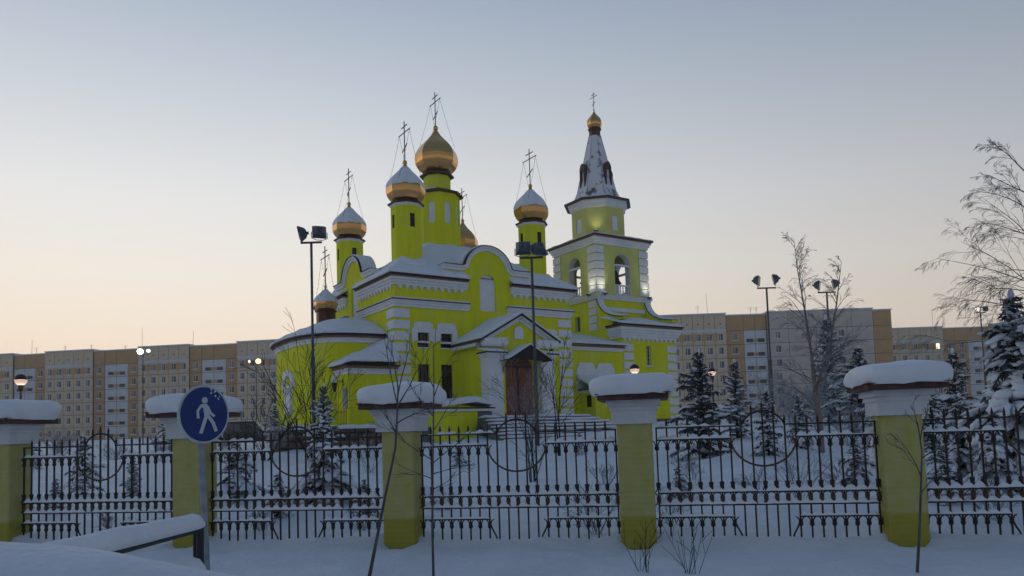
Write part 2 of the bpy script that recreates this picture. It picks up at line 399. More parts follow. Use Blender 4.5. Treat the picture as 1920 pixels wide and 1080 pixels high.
# gable blocks with a round pediment
for nm, fr, c in (('front', FRONT, 5.35), ('left', LEFT, 5.17)):
    def gtop(q, c=c):
        d = abs(q - c); z = 10.2
        if d < 1.42: z = max(z, 9.97 + math.sqrt(max(0, 1.43 ** 2 - d * d)))
        return z
    mb = MB(); us = [c - 1.42 + 2.84 * i / 28 for i in range(29)]
    w = .98 if nm == 'front' else .90
    slice_wall(mb, fr['o'], fr['u'], fr['n'], c - 2.6, c + 2.6, 8.0, gtop, [(c - w / 2, c + w / 2, 8.02, 9.55, .42)], .6, usplit=us)
    cpart(mb, 'gable', LIME)
    niche(fr['o'], fr['u'], fr['n'], c, w, 8.0, 9.55, .42)
    path = [(c - 2.68, 10.30)] + [(c - 1.52, 10.30), (c - 1.44, 10.36)] + arc(c, 9.97, 1.5, 161, 19, 22) + [(c + 1.44, 10.36), (c + 1.52, 10.30), (c + 2.68, 10.30)]
    cpart(MB().ribbon(path, .26, fr['o'], fr['u'], fr['n'], -.55, .10).ribbon([(p[0], p[1] + .0) for p in path], .11, fr['o'], fr['u'], fr['n'], .10, .19), 'pediment_moulding', WHITE)
    cpart(MB().ribbon([(p[0], p[1] + .028) for p in path], .026, fr['o'], fr['u'], fr['n'], -.62, .24), 'pediment_flashing', DARKEDGE)
    sp = [(c + 1.05 * (p[0] - c) * .985, p[1] + .11) for p in path[1:-1]]
    cpart(MB().ribbon(sp, .09, fr['o'], fr['u'], fr['n'], -.7, .12 if nm == 'left' else -.05), 'pediment_snow', SNOW)

# --- cornice and string course (stepped), dentils hanging below
STEPS = [(9.03, 9.16, .10, 0), (9.155, 9.28, .17, 0), (9.275, 9.40, .25, 0), (9.395, 9.48, .28, 1), (9.475, 9.55, .37, 2)]
BRICKY = mat('tan_brick_course', (.33, .20, .13), .9, var=.5, vscale=14)
def cornice(steps, segs, name='cornice'):
    for poly_of in segs:
        mb = MB()
        for z0, z1, p, mi in steps: mb.prism(poly_of(p), z0, z1, mi)
        cpart(mb, name, [WHITE, BRICKY, DARKEDGE])
cornice(STEPS, [
    lambda p: [(-p, -p), (4.05, -p), (4.05, .02), (.02, .02), (.02, 4.4), (-p, 4.4)],
    lambda p: [(6.75, -p), (10.7 + p, -p), (10.7 + p, 2.5), (10.68, 2.5), (10.68, .02), (6.75, .02)],
    lambda p: [(-p, 6.2), (.02, 6.2), (.02, 10.68), (3, 10.68), (3, 10.7 + p), (-p, 10.7 + p)]])
BAND = [(7.95, 8.09, .08, 0), (8.085, 8.2, .14, 0), (8.195, 8.29, .2, 0), (8.285, 8.33, .24, 2)]
cornice(BAND, [
    lambda p: [(-p, -p), (4.15, -p), (4.15, .02), (.02, .02), (.02, 4.4), (-p, 4.4)],
    lambda p: [(6.5, -p), (10.7 + p, -p), (10.7 + p, 2.5), (10.68, 2.5), (10.68, .02), (6.5, .02)],
    lambda p: [(-p, 6.1), (.02, 6.1), (.02, 10.68), (3, 10.68), (3, 10.7 + p), (-p, 10.7 + p)]], 'string_course')
dent = MB().box(-.11, .11, -.1, .01, -.1, .005).box(-.055, .055, -.085, .01, -.19, -.098).mesh('dentil', WHITE)
for i in range(10): place(dent, 'dentil', CH, (.28 + i * .385, 0, 9.03))
for i in range(10): place(dent, 'dentil', CH, (7.0 + i * .385, 0, 9.03))
for i in range(11): place(dent, 'dentil', CH, (0, .3 + i * .385, 9.03), -math.pi / 2)
for i in range(11): place(dent, 'dentil', CH, (0, 6.4 + i * .385, 9.03), -math.pi / 2)
# thin snow lying on the string course
for p0, p1 in (((-.2, -.22), (4.12, -.01)), ((6.5, -.22), (10.9, -.01))):
    cpart(rings_snow([(p0[0], p0[1]), (p1[0], p0[1]), (p1[0], p1[1]), (p0[0], p1[1])], lambda x, y: 8.33, .07, .1, 2, .2, 3, .02), 'ledge_snow', SNOW)
for q0, q1 in ((-.2, 4.4), (6.1, 10.8)):
    cpart(rings_snow([(-.22, q0), (-.01, q0), (-.01, q1), (-.22, q1)], lambda x, y: 8.33, .06, .1, 2, .2, 4, .02), 'ledge_snow', SNOW)
# quoins
qL = MB().prism([(-.06, -.06), (.77, -.06), (.77, .01), (.01, .01), (.01, .88), (-.06, .88)], -.42, 0).mesh('quoin', WHITE)
qR = MB().prism([(9.86, -.06), (10.76, -.06), (10.76, .85), (10.69, .85), (10.69, .01), (9.86, .01)], -.42, 0).mesh('quoin', WHITE)
qB = MB().prism([(-.06, 9.82), (.01, 9.82), (.01, 10.69), (.8, 10.69), (.8, 10.76), (-.06, 10.76)], -.42, 0).mesh('quoin', WHITE)
for i in range(10):
    for q in (qL, qR, qB): place(q, 'quoin', CH, (0, 0, 7.84 - i * .553))

# --- main roof with deep snow
def roofz(x, y):
    d = min(x + .37, 11.07 - x, y + .37, 11.07 - y)
    return 9.56 + .62 * max(0, min(d, 4.4))
mb = MB()
E0, E1 = .02, 10.68
c4 = [(E0, E0), (E1, E0), (E1, E1), (E0, E1)]; i4 = [(4.0, 4.0), (6.7, 4.0), (6.7, 6.7), (4.0, 6.7)]
mb.add([(x, y, roofz(x, y) - .05) for x, y in c4 + i4], [(0, 1, 5, 4), (1, 2, 6, 5), (2, 3, 7, 6), (3, 0, 4, 7), (4, 5, 6, 7)], 0)
roof = cpart(mb, 'main_roof', BROWN)
rings_snow([(.3, .3), (10.4, .3), (10.4, 10.4), (.3, 10.4)], lambda x, y: roofz(x, y) - .02, .22, .3, 22, .3, 5, .07).build('roof_snow', SNOW, roof)
for k, pl in enumerate(([(-.40, -.40), (4.08, -.40), (4.08, .9), (-.1, .9), (-.40, .5)], [(6.72, -.40), (11.1, -.40), (11.1, .6), (10.8, .9), (6.72, .9)],
           [(-.40, -.35), (.9, -.2), (.9, 4.42), (-.40, 4.42)], [(-.40, 6.18), (.9, 6.18), (.9, 11.05), (-.40, 11.05)], [(9.8, -.3), (11.1, -.3), (11.1, 3.2), (9.8, 3.2)])):
    rings_snow(pl, lambda x, y: roofz(x, y), .20, .28, 6, .2, 9 + k, .05).build('eave_snow', SNOW, roof)

# --- drums, onion domes, crosses
PH8 = R(22.5)
ONION = [(.60, 0), (.70, .06), (.80, .15), (.90, .31), (.965, .47), (.99, .62), (.988, .78), (.95, .96), (.88, 1.13), (.78, 1.29), (.66, 1.44), (.53, 1.58), (.41, 1.71), (.31, 1.83), (.22, 1.95), (.15, 2.06), (.10, 2.15), (.07, 2.22)]
def octr(r, a):
    k = ((a - PH8) % (math.pi / 4)) - math.pi / 8
    return r * math.cos(math.pi / 8) / math.cos(k)
def cross_mesh(s, half=.69):
    m = MB(); t = .028 * (1 if s > .7 else .8)
    m.tube([(0, 0, -.05), (0, 0, 2.12 * s)], t, 6)
    for z, l, sl in ((1.84, .35, 0), (1.52, half, 0), (.70, .30, .16)):
        m.tube([(0, -l * s, (z + sl) * s), (0, l * s, (z - sl) * s)], t * .95, 4, 0, False)
    return m
CROSSM = mat('tarnished_gilt_cross', (.10, .075, .055), .5, metal=.5)
def dome(cx, cy, z0, rs, hs, cs, snow, seed, gold=GOLD, chains=True):
    d = MB().lathe([(r * rs, z0 + z * hs) for r, z in ONION], 8, cx, cy, PH8, caps=True)
    do = cpart(d, 'onion_dome', gold)
    zt = z0 + 2.22 * hs
    MB().blob((cx, cy, zt + .08), ((.115 * rs, 0, 0), (0, .115 * rs, 0), (0, 0, .13 * rs)), n=12, m=8).build('orb', gold if gold is GOLD else GOLDFROST, do)
    cross_mesh(cs).build('cross', CROSSM, do, (cx, cy, zt + .16))
    if chains:
        for sx, sy in ((1, 1), (1, -1), (-1, 1), (-1, -1)):
            p0 = Vector((cx, cy + sy * .60 * cs, zt + .16 + 1.5 * cs)); p1 = Vector((cx + sx * .62 * rs, cy + sy * .62 * rs, z0 + 1.22 * hs))
            pts = [p0.lerp(p1, t / 8) - Vector((0, 0, .12 * math.sin(math.pi * t / 8))) for t in range(9)]
            m = MB().tube(pts, .007, 4)
            for t in range(1, 16, 2):
                q = p0.lerp(p1, t / 16) - Vector((0, 0, .12 * math.sin(math.pi * t / 16))); m.blob(q, ((.016, 0, 0), (0, .016, 0), (0, 0, .03)), n=4, m=3)
            m.build('chain', POLE, do)
    if snow:
        m = MB(); n = 48; vs = []; lv = [i / 14 for i in range(15)]
        for t in lv:
            for j in range(n):
                a = 2 * math.pi * j / n
                low = .86 + .10 * noise.noise(Vector((math.cos(a) * 1.7, math.sin(a) * 1.7, seed))) + .07 * noise.noise(Vector((math.cos(a) * 6, math.sin(a) * 6, seed)))
                z = low + (2.0 - low) * t; r = lerp_tab([(zz, rr) for rr, zz in ONION], z)
                off = .0 if t == 0 else .03 + .02 * math.sin(math.pi * t)
                rr = octr(r * rs, a) + off; vs.append((cx + rr * math.cos(a), cy + rr * math.sin(a), z0 + z * hs + (.012 if t else 0)))
        fs = [(i * n + j, i * n + (j + 1) % n, (i + 1) * n + (j + 1) % n, (i + 1) * n + j) for i in range(14) for j in range(n)]
        m.add(vs, fs, 0, True); m.build('dome_snow', SNOW, do)
    return do
def drum(cx, cy, z0, z1, r, name='drum', m=LIME, holes_=()):
    mb = MB(); ap = r * math.cos(math.pi / 8); hw = r * math.sin(math.pi / 8)
    for k in range(8):
        a = k * math.pi / 4; n = Vector((math.cos(a), math.sin(a), 0)); u = Vector((-math.sin(a), math.cos(a), 0))
        hs = [h for kk, h in holes_ if kk == k]
        slice_wall(mb, Vector((cx, cy, 0)) + n * ap, u, n, -hw, hw, z0, z1, hs, .12)
    return cpart(mb, name, m)
for k, (cx, cy) in enumerate(((1.4, 1.4), (9.3, 1.4), (1.4, 9.3), (9.3, 9.3))):
    hl = [(kk, (-.14, .14, 12.22, 12.92, 0)) for kk in (0, 2, 4, 6)]
    drum(cx, cy, 9.9, 13.4, .79, holes_=hl)
    ap = .79 * math.cos(math.pi / 8)
    for kk in (4, 6):
        a = kk * math.pi / 4; n = Vector((math.cos(a), math.sin(a), 0)); u = Vector((-math.sin(a), math.cos(a), 0))
        window(Vector((cx, cy, 12.22)) + n * ap - u * .14, u, n, .28, .70, .06, bars=(2, 5), fr=.02)
    cpart(MB().lathe([(.74, 13.30), (.84, 13.38), (.86, 13.46), (.80, 13.50)], 8, cx, cy, PH8), 'drum_cornice', WHITE)
    cpart(MB().lathe([(.70, 13.47), (.95, 13.485), (.96, 13.53), (.62, 13.64)], 8, cx, cy, PH8, caps=True), 'drum_eave', BROWN)
    dome(cx, cy, 13.60, 1.03 if k != 3 else 1.0, .94, 1.0, k != 3, 3.0 + k * 5)
    cpart(rings_snow([(cx + 1.15 * math.cos(R(30 * i)), cy + 1.15 * math.sin(R(30 * i))) for i in range(12)], lambda x, y: roofz(x, y) - .1, .45, .5, 3, .2, 20 + k, .12), 'drum_foot_snow', SNOW)
# central drum in two stages
ap = 1.32 * math.cos(math.pi / 8)
drum(5.35, 5.35, 11.2, 15.66, 1.32, holes_=[(k, (-.2, .2, 13.82, 14.87, .2)) for k in range(8)])
for k in range(8):
    a = k * math.pi / 4; n = Vector((math.cos(a), math.sin(a), 0)); u = Vector((-math.sin(a), math.cos(a), 0))
    pts = [(-.2, 13.82), (.2, 13.82), (.2, 14.87)] + [(.2 * math.cos(R(18 * i)), 14.87 + .2 * math.sin(R(18 * i))) for i in range(1, 10)] + [(-.2, 14.87)]
    cpart(MB().extr(pts, Vector((5.35, 5.35, 0)) + n * ap, u, n, -.12, -.06), 'drum_window', WHITE)
cpart(MB().lathe([(1.32, 15.60), (1.55, 15.62), (1.56, 15.68), (.83, 15.98)], 8, 5.35, 5.35, PH8), 'drum_eave', BROWN)
for k in (0, 5):
    a = k * math.pi / 4; p = Vector((5.35 + 1.15 * math.cos(a), 5.35 + 1.15 * math.sin(a)))
    cpart(rings_snow([(p.x + .3 * math.cos(R(60 * i) + a), p.y + .2 * math.sin(R(60 * i) + a)) for i in range(6)], lambda x, y: 15.68 + (1.5 - math.hypot(x - 5.35, y - 5.35)) * .42, .07, .1, 2, .15, 3, .02), 'eave_snow_patch', SNOW)
drum(5.35, 5.35, 15.8, 16.9, .80, 'upper_drum')
cpart(MB().lathe([(.80, 16.80), (1.02, 16.83), (1.03, 16.90), (.74, 17.08)], 8, 5.35, 5.35, PH8, caps=True), 'upper_drum_eave', BROWN)
dome(5.35, 5.35, 17.04, 1.30, 1.22, 1.0, False, 1)
# --- south porch
mb = MB()
def ptop(q): return 6.15 + 1.1 * max(0, 1 - abs(q - 5.35) / 1.95)
slice_wall(mb, (0, -2.75, 0), OA, (0, -1, 0), 3.5, 7.2, 1.0, ptop, [(4.5, 6.2, 2.42, 4.85, .62)], .3, usplit=(5.35,))
mb.box(3.5, 3.8, -2.44, -.001, 1.0, 6.15); mb.box(6.9, 7.2, -2.44, -.001, 1.0, 6.15)
cpart(mb, 'porch_wall', LIME)
for s in (-1, 1):
    c = 5.35 + s * 1.535
    mb = MB().box(c - .41, c + .41, -3.0, -2.3, 2.0, 5.30).box(c - .47, c + .47, -3.06, -2.24, 5.295, 5.40).box(c - .55, c + .55, -3.14, -2.2, 5.395, 5.47)
    pl = cpart(mb, 'porch_pillar', WHITE)
    MB().box(c - .6, c + .6, -3.19, -2.2, 5.465, 5.52).build('pillar_flashing', DARKEDGE, pl)
    rings_snow([(c - .58, -3.17), (c + .58, -3.17), (c + .58, -2.3), (c - .58, -2.3)], lambda x, y: 5.52 + .25 * max(0, y + 3.1) * (1 if s < 0 else .3), .13, .2, 4, .12, 40 + s, .03).build('pillar_snow', SNOW, pl)
    mb = MB().box(c - .60, c + .60, -3.05, -2.74, 5.80, 5.88).box(c - .66, c + .66, -3.12, -2.74, 5.875, 6.14)
    hb = cpart(mb, 'hood_block', WHITE)
    rings_snow([(c - .66, -3.12), (c + .66, -3.12), (c + .66, -2.76), (c - .66, -2.76)], lambda x, y: 6.14, .07, .1, 3, .15, 44 + s, .02).build('block_snow', SNOW, hb)
    # raking cornice
    x0, x1 = 5.35 + s * 2.12, 5.35
    path = [(x0, 6.20), (x1, 7.40)] if s < 0 else [(x1, 7.40), (x0, 6.20)]
    cpart(MB().ribbon(path, .24, (0, -2.75, 0), OA, (0, -1, 0), -.1, .12).ribbon(path, .12, (0, -2.75, 0), OA, (0, -1, 0), .121, .3), 'raking_cornice', WHITE)
    # roof slope
    mb = MB(); xe = 5.35 + s * 2.3
    mb.add([(xe, -3.15, 6.14), (5.35, -3.15, 7.44), (5.35, .0, 7.44), (xe, .0, 6.14), (xe, -3.15, 6.07), (5.35, -3.15, 7.37), (5.35, 0, 7.37), (xe, 0, 6.07)], [(0, 1, 2, 3), (4, 7, 6, 5), (0, 4, 5, 1), (0, 3, 7, 4), (1, 5, 6, 2)])
    rf = cpart(mb, 'porch_roof', DARKEDGE)
    pl4 = [(xe - s * .0, -3.1), (5.35, -3.1), (5.35, -.0), (xe, -.0)]
    rings_snow(pl4, lambda x, y: 7.45 - abs(x - 5.35) * .565, .17, .2, 8, .2, 50 + s, .04).build('porch_roof_snow', SNOW, rf)
    cpart(MB().box(min(xe, xe - s * .32), max(xe, xe - s * .32), -2.4, -.003, 5.85, 6.06), 'porch_eave', WHITE)
    cpart(MB().box(min(xe, xe + s * .05), max(xe, xe + s * .05), -2.9, -.003, 6.0, 6.13), 'porch_fascia', BROWN)
niche((0, -2.75, 0), OA, (0, -1, 0), 5.32, .52, 6.22, 6.62, .22, -.09)
# door
pts = [(4.5, 2.42), (6.2, 2.42), (6.2, 4.85)] + [(5.35 + .85 * math.cos(R(15 * i)), 4.85 + .62 * math.sin(R(15 * i))) for i in range(1, 12)] + [(4.5, 4.85)]
door = cpart(MB().extr(pts, (0, -2.75, 0), OA, (0, -1, 0), -.28, -.2), 'door', DOOR)
for s in (-1, 1):
    for z0, z1 in ((2.6, 3.2), (3.3, 4.1), (4.2, 4.75)):
        MB().box(5.35 + s * .43 - .3, 5.35 + s * .43 + .3, -2.57, -2.53, z0, z1).build('door_panel', DOOR, door)
MB().box(4.52, 6.18, -2.6, -2.52, 4.82, 4.9).box(5.31, 5.39, -2.6, -2.52, 2.45, 4.82).build('door_rail', BROWN, door)
MB().tube([(5.28, -2.62, 3.3), (5.28, -2.62, 3.6)], .02, 6).build('door_handle', IRON, door)
# metal canopy over the door
mb = MB()
for s in (-1, 1):
    xe = 5.35 + s * 1.28
    mb.add([(xe, -3.75, 5.12), (5.35, -3.75, 5.84), (5.35, -2.75, 5.84), (xe, -2.75, 5.12), (xe, -3.75, 5.08), (5.35, -3.75, 5.80), (5.35, -2.75, 5.80), (xe, -2.75, 5.08)], [(0, 1, 2, 3), (4, 7, 6, 5), (0, 4, 5, 1), (0, 3, 7, 4), (1, 5, 6, 2)])
mb.add([(4.15, -3.72, 5.10), (6.55, -3.72, 5.10), (5.35, -3.72, 5.78), (4.15, -3.68, 5.10), (6.55, -3.68, 5.10), (5.35, -3.68, 5.78)], [(0, 1, 2), (3, 5, 4)])
can = cpart(mb, 'door_canopy', DARKEDGE)
for s in (-1, 1):
    xe = 5.35 + s * 1.30
    rings_snow([(xe, -3.8), (5.35, -3.8), (5.35, -2.78), (xe, -2.78)], lambda x, y: 5.85 - abs(x - 5.35) * .5625, .09, .12, 5, .15, 60 + s, .02).build('canopy_snow', SNOW, can)
    xb = 5.35 + s * 1.15
    m = MB().tube([(xb, -2.74, 4.0), (xb, -2.74, 5.1), (xb, -3.6, 5.1)], .022, 5).tube([(xb, -2.76, 4.1), (xb, -2.95, 4.35), (xb, -3.05, 4.75), (xb, -3.55, 5.08)], .018, 5)
    m.tube([(xb, -2.9 + .12 * math.cos(R(30 * i)), 4.75 + .12 * math.sin(R(30 * i))) for i in range(13)], .012, 4)
    m.build('canopy_bracket', IRON, can)
# steps in front of the porch, deep in snow
ST = thing('entrance_steps', 'broad snow covered steps climbing to the church porch', 'steps', CH.location, PHI)
for i in range(8):
    z = 2.40 - i * .155; y0 = -4.3 - i * .40; x0, x1 = 2.6 - .10 * i, 8.4 + .26 * i
    st = MB().box(x0, x1, y0, y0 + .9 if i else -2.2, z - .5, z - .05).build('step', GREYSTONE, ST)
    rings_snow([(x0 - .03, y0 - .05), (x1 + .03, y0 - .05), (x1 + .03, -3.0 if i == 0 else y0 + .6), (x0 - .03, -3.0 if i == 0 else y0 + .6)], lambda x, y, z=z: z - .05, .09, .1, 4, .2, 70 + i, .04).build('step_snow', SNOW, st)
# cheek wall left of the steps
CK = thing('cheek_wall', 'low yellow parapet box beside the porch with thick snow on its white coping', 'wall', CH.location, PHI)
MB().box(-.1, 2.55, -3.3, -1.6, 1.2, 2.68).build('parapet', LIME, CK)
MB().box(2.555, 3.3, -3.35, -2.2, 1.2, 2.66).build('granite_block', GREYSTONE, CK)
cp = MB().box(-.2, 3.4, -3.42, -1.5, 2.685, 2.80).build('coping', WHITE, CK)
MB().box(-.1, 3.42, -3.46, -1.5, 2.80, 2.86).build('coping_edge', DARKEDGE, cp)
rings_snow([(-.25, -3.45), (3.35, -3.45), (3.35, -1.5), (-.25, -1.5)], lambda x, y: 2.86 + .25 * math.exp(-((x - 2.2) / 1.2) ** 2), .24, .3, 7, .15, 81, .05).build('coping_snow', SNOW, CK)
MB().box(-.9, -.05, -3.6, -1.7, 1.2, 2.0).build('lower_block', GREYSTONE, CK)

# --- apse on the left
AW = [(.0, 1.25), (-1.0, 1.27), (-2.0, 1.36), (-2.72, 1.70), (-3.25, 2.28), (-3.58, 3.1), (-3.72, 4.1), (-3.75, 5.3), (-3.72, 6.5), (-3.55, 7.6), (-3.15, 8.5), (-2.5, 9.15), (-1.5, 9.45), (0, 9.5)]
AW = AW[::-1]
cpart(MB().prism(AW, 1.0, 6.4), 'apse_wall', LIME)
def grow(poly, d, cx=-.4, cy=5.35): return [((x - cx) * (1 + d / max(.1, math.hypot(x - cx, y - cy))) + cx if x < -.01 else x, (y - cy) * (1 + d / math.hypot(x - cx, y - cy)) + cy) for x, y in poly]
mb = MB().prism(grow(AW, .08), 6.26, 6.42, 0).prism(grow(AW, .15), 6.415, 6.5, 0).prism(grow(AW, .22), 6.495, 6.60, 1)
cpart(mb, 'apse_cornice', [WHITE, BRICKY])
def apz(x, y):
    d = 99
    g = grow(AW, .3)
    for p, q in zip(g, g[1:]):
        a, b = Vector(p), Vector(q); t = max(0, min(1, (Vector((x, y)) - a).dot(b - a) / (b - a).length_squared)); d = min(d, (a + (b - a) * t - Vector((x, y))).length)
    return 6.66 + 1.0 * math.sin(min(1, d / 2.9) * math.pi / 2)
ar = cpart(MB().prism(grow(AW, .34), 6.595, 6.66), 'apse_roof', DARKEDGE)
rings_snow(grow(AW, .36), lambda x, y: apz(x, y), .15, .3, 12, .25, 90, .06).build('apse_snow', SNOW, ar)
# arched window hood on the apse, plastered with snow
c = 4.75
hood = arc(c, 4.25, .92, 180, 0, 14)
wx = -3.74
ah = cpart(MB().ribbon(hood, .30, (wx, 0, 0), OB, (-1, 0, 0), -.05, .14), 'apse_window_hood', SNOW)
cpart(MB().box(wx - .14, wx + .05, 4.25, 5.2, 2.9, 4.35), 'apse_window_panel', SNOW)
cpart(MB().lathe([(.50, 7.3), (.50, 8.36), (.58, 8.38), (.58, 8.44), (.4, 8.46)], 8, -1.55, 5.35, PH8, caps=True), 'lantern_neck', COPPER)
dome(-1.55, 5.35, 8.42, .64, .56, 1.0, True, 60)
# --- annex in the corner between apse and cube
cpart(MB().box(-2.45, -.02, -.1, 1.5, 1.0, 4.72), 'annex_wall', LIME)
cpart(MB().box(-2.52, -.02, -.17, 1.5, 4.6, 4.78, 0).box(-2.60, -.02, -.25, 1.5, 4.775, 4.86, 0).box(-2.66, -.02, -.31, 1.5, 4.855, 4.98, 1), 'annex_cornice', [WHITE, BRICKY])
xr = cpart(MB().box(-2.78, .06, -.42, 1.5, 4.975, 5.03), 'annex_roof', DARKEDGE)
rings_snow([(-2.82, -.45), (.10, -.45), (.02, .9), (-.3, 1.5), (-2.82, 1.5)], lambda x, y: 5.03 + max(0, min(.47 * (x + 2.8), 1.0 * (y + .45) + .15)), .17, .22, 8, .2, 93, .05).build('annex_snow', SNOW, xr)
cpart(MB().box(-2.50, -2.44, .05, .55, 3.0, 3.95), 'annex_shutter', GALV)
for k in range(5): pass
g = MB()
for k in range(7): g.tube([(-2.56, -.05 + k * .2, 2.2), (-2.56, -.05 + k * .2, 2.95)], .012, 4)
for z in (2.3, 2.85): g.tube([(-2.56, -.1, z), (-2.56, 1.2, z)], .012, 4)
cpart(g, 'annex_grille', IRON)
LT = thing('wall_lantern', 'small black wall lantern with a snow cap on the green annex', 'lantern', CH.matrix_basis @ Vector((-2.45, .6, 4.25)), PHI)
MB().tube([(0, 0, 0), (-.1, 0, .06), (-.32, 0, .06), (-.40, 0, .02)], .018, 5).box(-.02, .01, -.05, .05, -.15, .15).build('bracket', IRON, LT)
MB().lathe([(.03, -.46), (.09, -.36), (.13, -.05), (.14, -.03)], 6, -.42, 0, 0, 0, False, True).build('lantern_body', IRON, LT)
MB().blob((-.42, 0, .10), ((.15, 0, 0), (0, .15, 0), (0, 0, .24)), n=10, m=6).build('lantern_snow', SNOW, LT)

# --- narthex between cube and bell tower
cpart(MB().box(10.71, 15.44, .95, 9.7, 1.0, 6.35), 'narthex_wall', LIME)
cpart(MB().box(10.77, 15.40, .80, 1.2, 6.30, 6.40, 0).box(10.77, 15.40, .72, 1.2, 6.395, 6.50, 0).box(10.77, 15.40, .68, 1.2, 6.495, 6.62, 1), 'narthex_cornice', [WHITE, BRICKY])
mb = MB(); mb.add([(10.77, .55, 6.62), (15.42, .55, 6.62), (15.42, 5.35, 7.9), (10.77, 5.35, 7.9), (10.77, .55, 6.68), (15.42, .55, 6.68), (15.42, 5.35, 7.96), (10.77, 5.35, 7.96)], [(0, 3, 2, 1), (4, 5, 6, 7), (0, 1, 5, 4)])
nr = cpart(mb, 'narthex_roof', DARKEDGE)
rings_snow([(10.78, .52), (15.7, .52), (15.7, 5.3), (10.78, 5.3)], lambda x, y: 6.68 + .267 * (y - .55), .10, .16, 8, .2, 97, .06, .05, .05).build('narthex_snow', SNOW, nr)
for c in (12.5, 13.95):
    mb = MB(); pts = [(c - .72, 3.9), (c + .72, 3.9), (c + .72, 5.15), (c + .62, 5.3), (c + .56, 5.5), (c + .45, 5.58), (c - .45, 5.58), (c - .56, 5.5), (c - .62, 5.3), (c - .72, 5.15)]
    cpart(mb.extr(pts, (0, .95, 0), OA, (0, -1, 0), -.01, .10), 'window_tablet', WHITE)
# vestibule
VB = (12.0, 14.6, -.45, .95)
mb = MB(); slice_wall(mb, (12.0, 0, 0), OB, (-1, 0, 0), -.45, .94, 1.0, 3.75, [(-.10, .38, 2.95, 3.62, 0)], .2)
mb.box(12.205, 14.6, -.45, .94, 1.0, 3.75)
cpart(mb, 'vestibule_wall', LIME)
window((12.0, .38, 2.95), (0, -1, 0), (-1, 0, 0), .48, .67, .08, bars=(3, 3))
cpart(MB().box(11.9, 14.7, -.55, .94, 3.74, 3.85, 0).box(11.84, 14.76, -.62, .94, 3.845, 3.93, 0), 'vestibule_cornice', WHITE)
vr = cpart(MB().box(11.80, 14.8, -.66, .94, 3.925, 3.98), 'vestibule_roof', DARKEDGE)
rings_snow([(11.78, -.68), (14.8, -.68), (14.8, .93), (11.78, .93)], lambda x, y: 3.98 + .42 * (y + .68), .25, .3, 6, .2, 99, .05).build('vestibule_snow', SNOW, vr)
cpart(MB().box(13.2, 15.3, -1.2, -.46, 1.0, 2.9), 'vestibule_buttress', PALE)

# --- bell tower
TA0, TA1, TB0, TB1 = 15.45, 19.9, 3.15, 7.55
TCa, TCb = (TA0 + TA1) / 2, (TB0 + TB1) / 2
mb = MB()
slice_wall(mb, (TA0, 0, 0), OB, (-1, 0, 0), TB0, TB1, 1.0, 10.0, [(4.95, 5.50, 8.09, 9.1, 0)], .3)
mb.box(TA0 + .3, TA1, TB0, TB1, 1.0, 10.0)
mb.prism([(TA0, .95), (TA1 + .05, .95), (TA1 + .05, TB0 - .001), (TA0, TB0 - .001)], 1.0, 5.5)
slice_wall(mb, (TA0, .95, 0), OA, (0, -1, 0), 0, 4.5, 5.5, 7.3, [(1.97, 2.34, 5.54, 6.78, 0)], .3)
mb.box(TA0, TA0 + .3, 1.251, TB0 - .001, 5.5, 7.9); mb.box(TA1 - .25, TA1 + .05, 1.251, TB0 - .001, 5.5, 7.9)
cpart(mb, 'tower_base', LIME)
window((TA0, 5.5, 8.09), (0, -1, 0), (-1, 0, 0), .55, 1.01, .18, bars=(1, 1), frame=WHITE, pane=mat('grey_pane', (.12, .14, .17), .3))
window((TA0 + 1.97, .95, 5.54), (1, 0, 0), (0, -1, 0), .37, 1.24, .12, bars=(2, 5), frame=WHITE)
cpart(MB().box(TA0 + 1.9, TA0 + 2.42, .86, .96, 5.46, 5.535), 'window_sill', WHITE)
# scroll walls
SCR = [(3.14, 10.12), (3.04, 9.75), (2.9, 9.45), (2.68, 9.18), (2.4, 8.97), (2.05, 8.80), (1.65, 8.66), (1.2, 8.56), (.75, 8.48)]
for x0 in (TA0 - .02, TA1 - .35):
    poly = [(p[0], p[1]) for p in SCR] + [(.75, 8.36), (1.55, 8.36), (1.9, 7.9), (3.14, 7.9)]
    sw = cpart(MB().extr(poly, (x0, 0, 0), OB, (1, 0, 0), 0, .40), 'scroll_wall', LIME)
    up = [(p[0], p[1]) for p in SCR][::-1]
    MB().ribbon([(p[0], p[1] + .03) for p in up], .05, (x0, 0, 0), OB, (1, 0, 0), -.06, .46).build('scroll_flashing', DARKEDGE, sw)
    m = MB(); k = len(up); vs = []
    for i, p in enumerate(up):
        for d, h in ((-.05, .03), (.0, .10), (.12, .15), (.28, .15), (.40, .10), (.46, .03)):
            vs.append((x0 + d, p[0] - .4 * h, p[1] + h + .02 * noise.noise(Vector((i * .7, d * 4, x0)))))
    m.add(vs, [(i * 6 + j, i * 6 + j + 1, i * 6 + 7 + j, i * 6 + 6 + j) for i in range(k - 1) for j in range(5)] + [(0, 1, 2, 3, 4, 5)], 0, True)
    m.build('scroll_snow', SNOW, sw)
BS = [(7.2, 7.36, .10, 0), (7.355, 7.52, .17, 0), (7.515, 7.68, .25, 0), (7.675, 7.85, .32, 0), (7.845, 7.95, .36, 1), (7.945, 8.03, .43, 2)]
cornice(BS, [lambda p: [(TA0 - p, .95 - p), (TA1 + .05 + p, .95 - p), (TA1 + .05 + p, 2.0), (TA1 + .03, 2.0), (TA1 + .03, .97), (TA0 + .02, .97), (TA0 + .02, 2.0), (TA0 - p, 2.0)]])
for i in range(12): place(dent, 'dentil', CH, (TA0 + .15 + i * .385, .95, 7.2))
br = cpart(MB().box(TA0 + .31, TA1 - .26, 1.26, TB0 - .002, 7.6, 7.9), 'block_roof', BROWN)
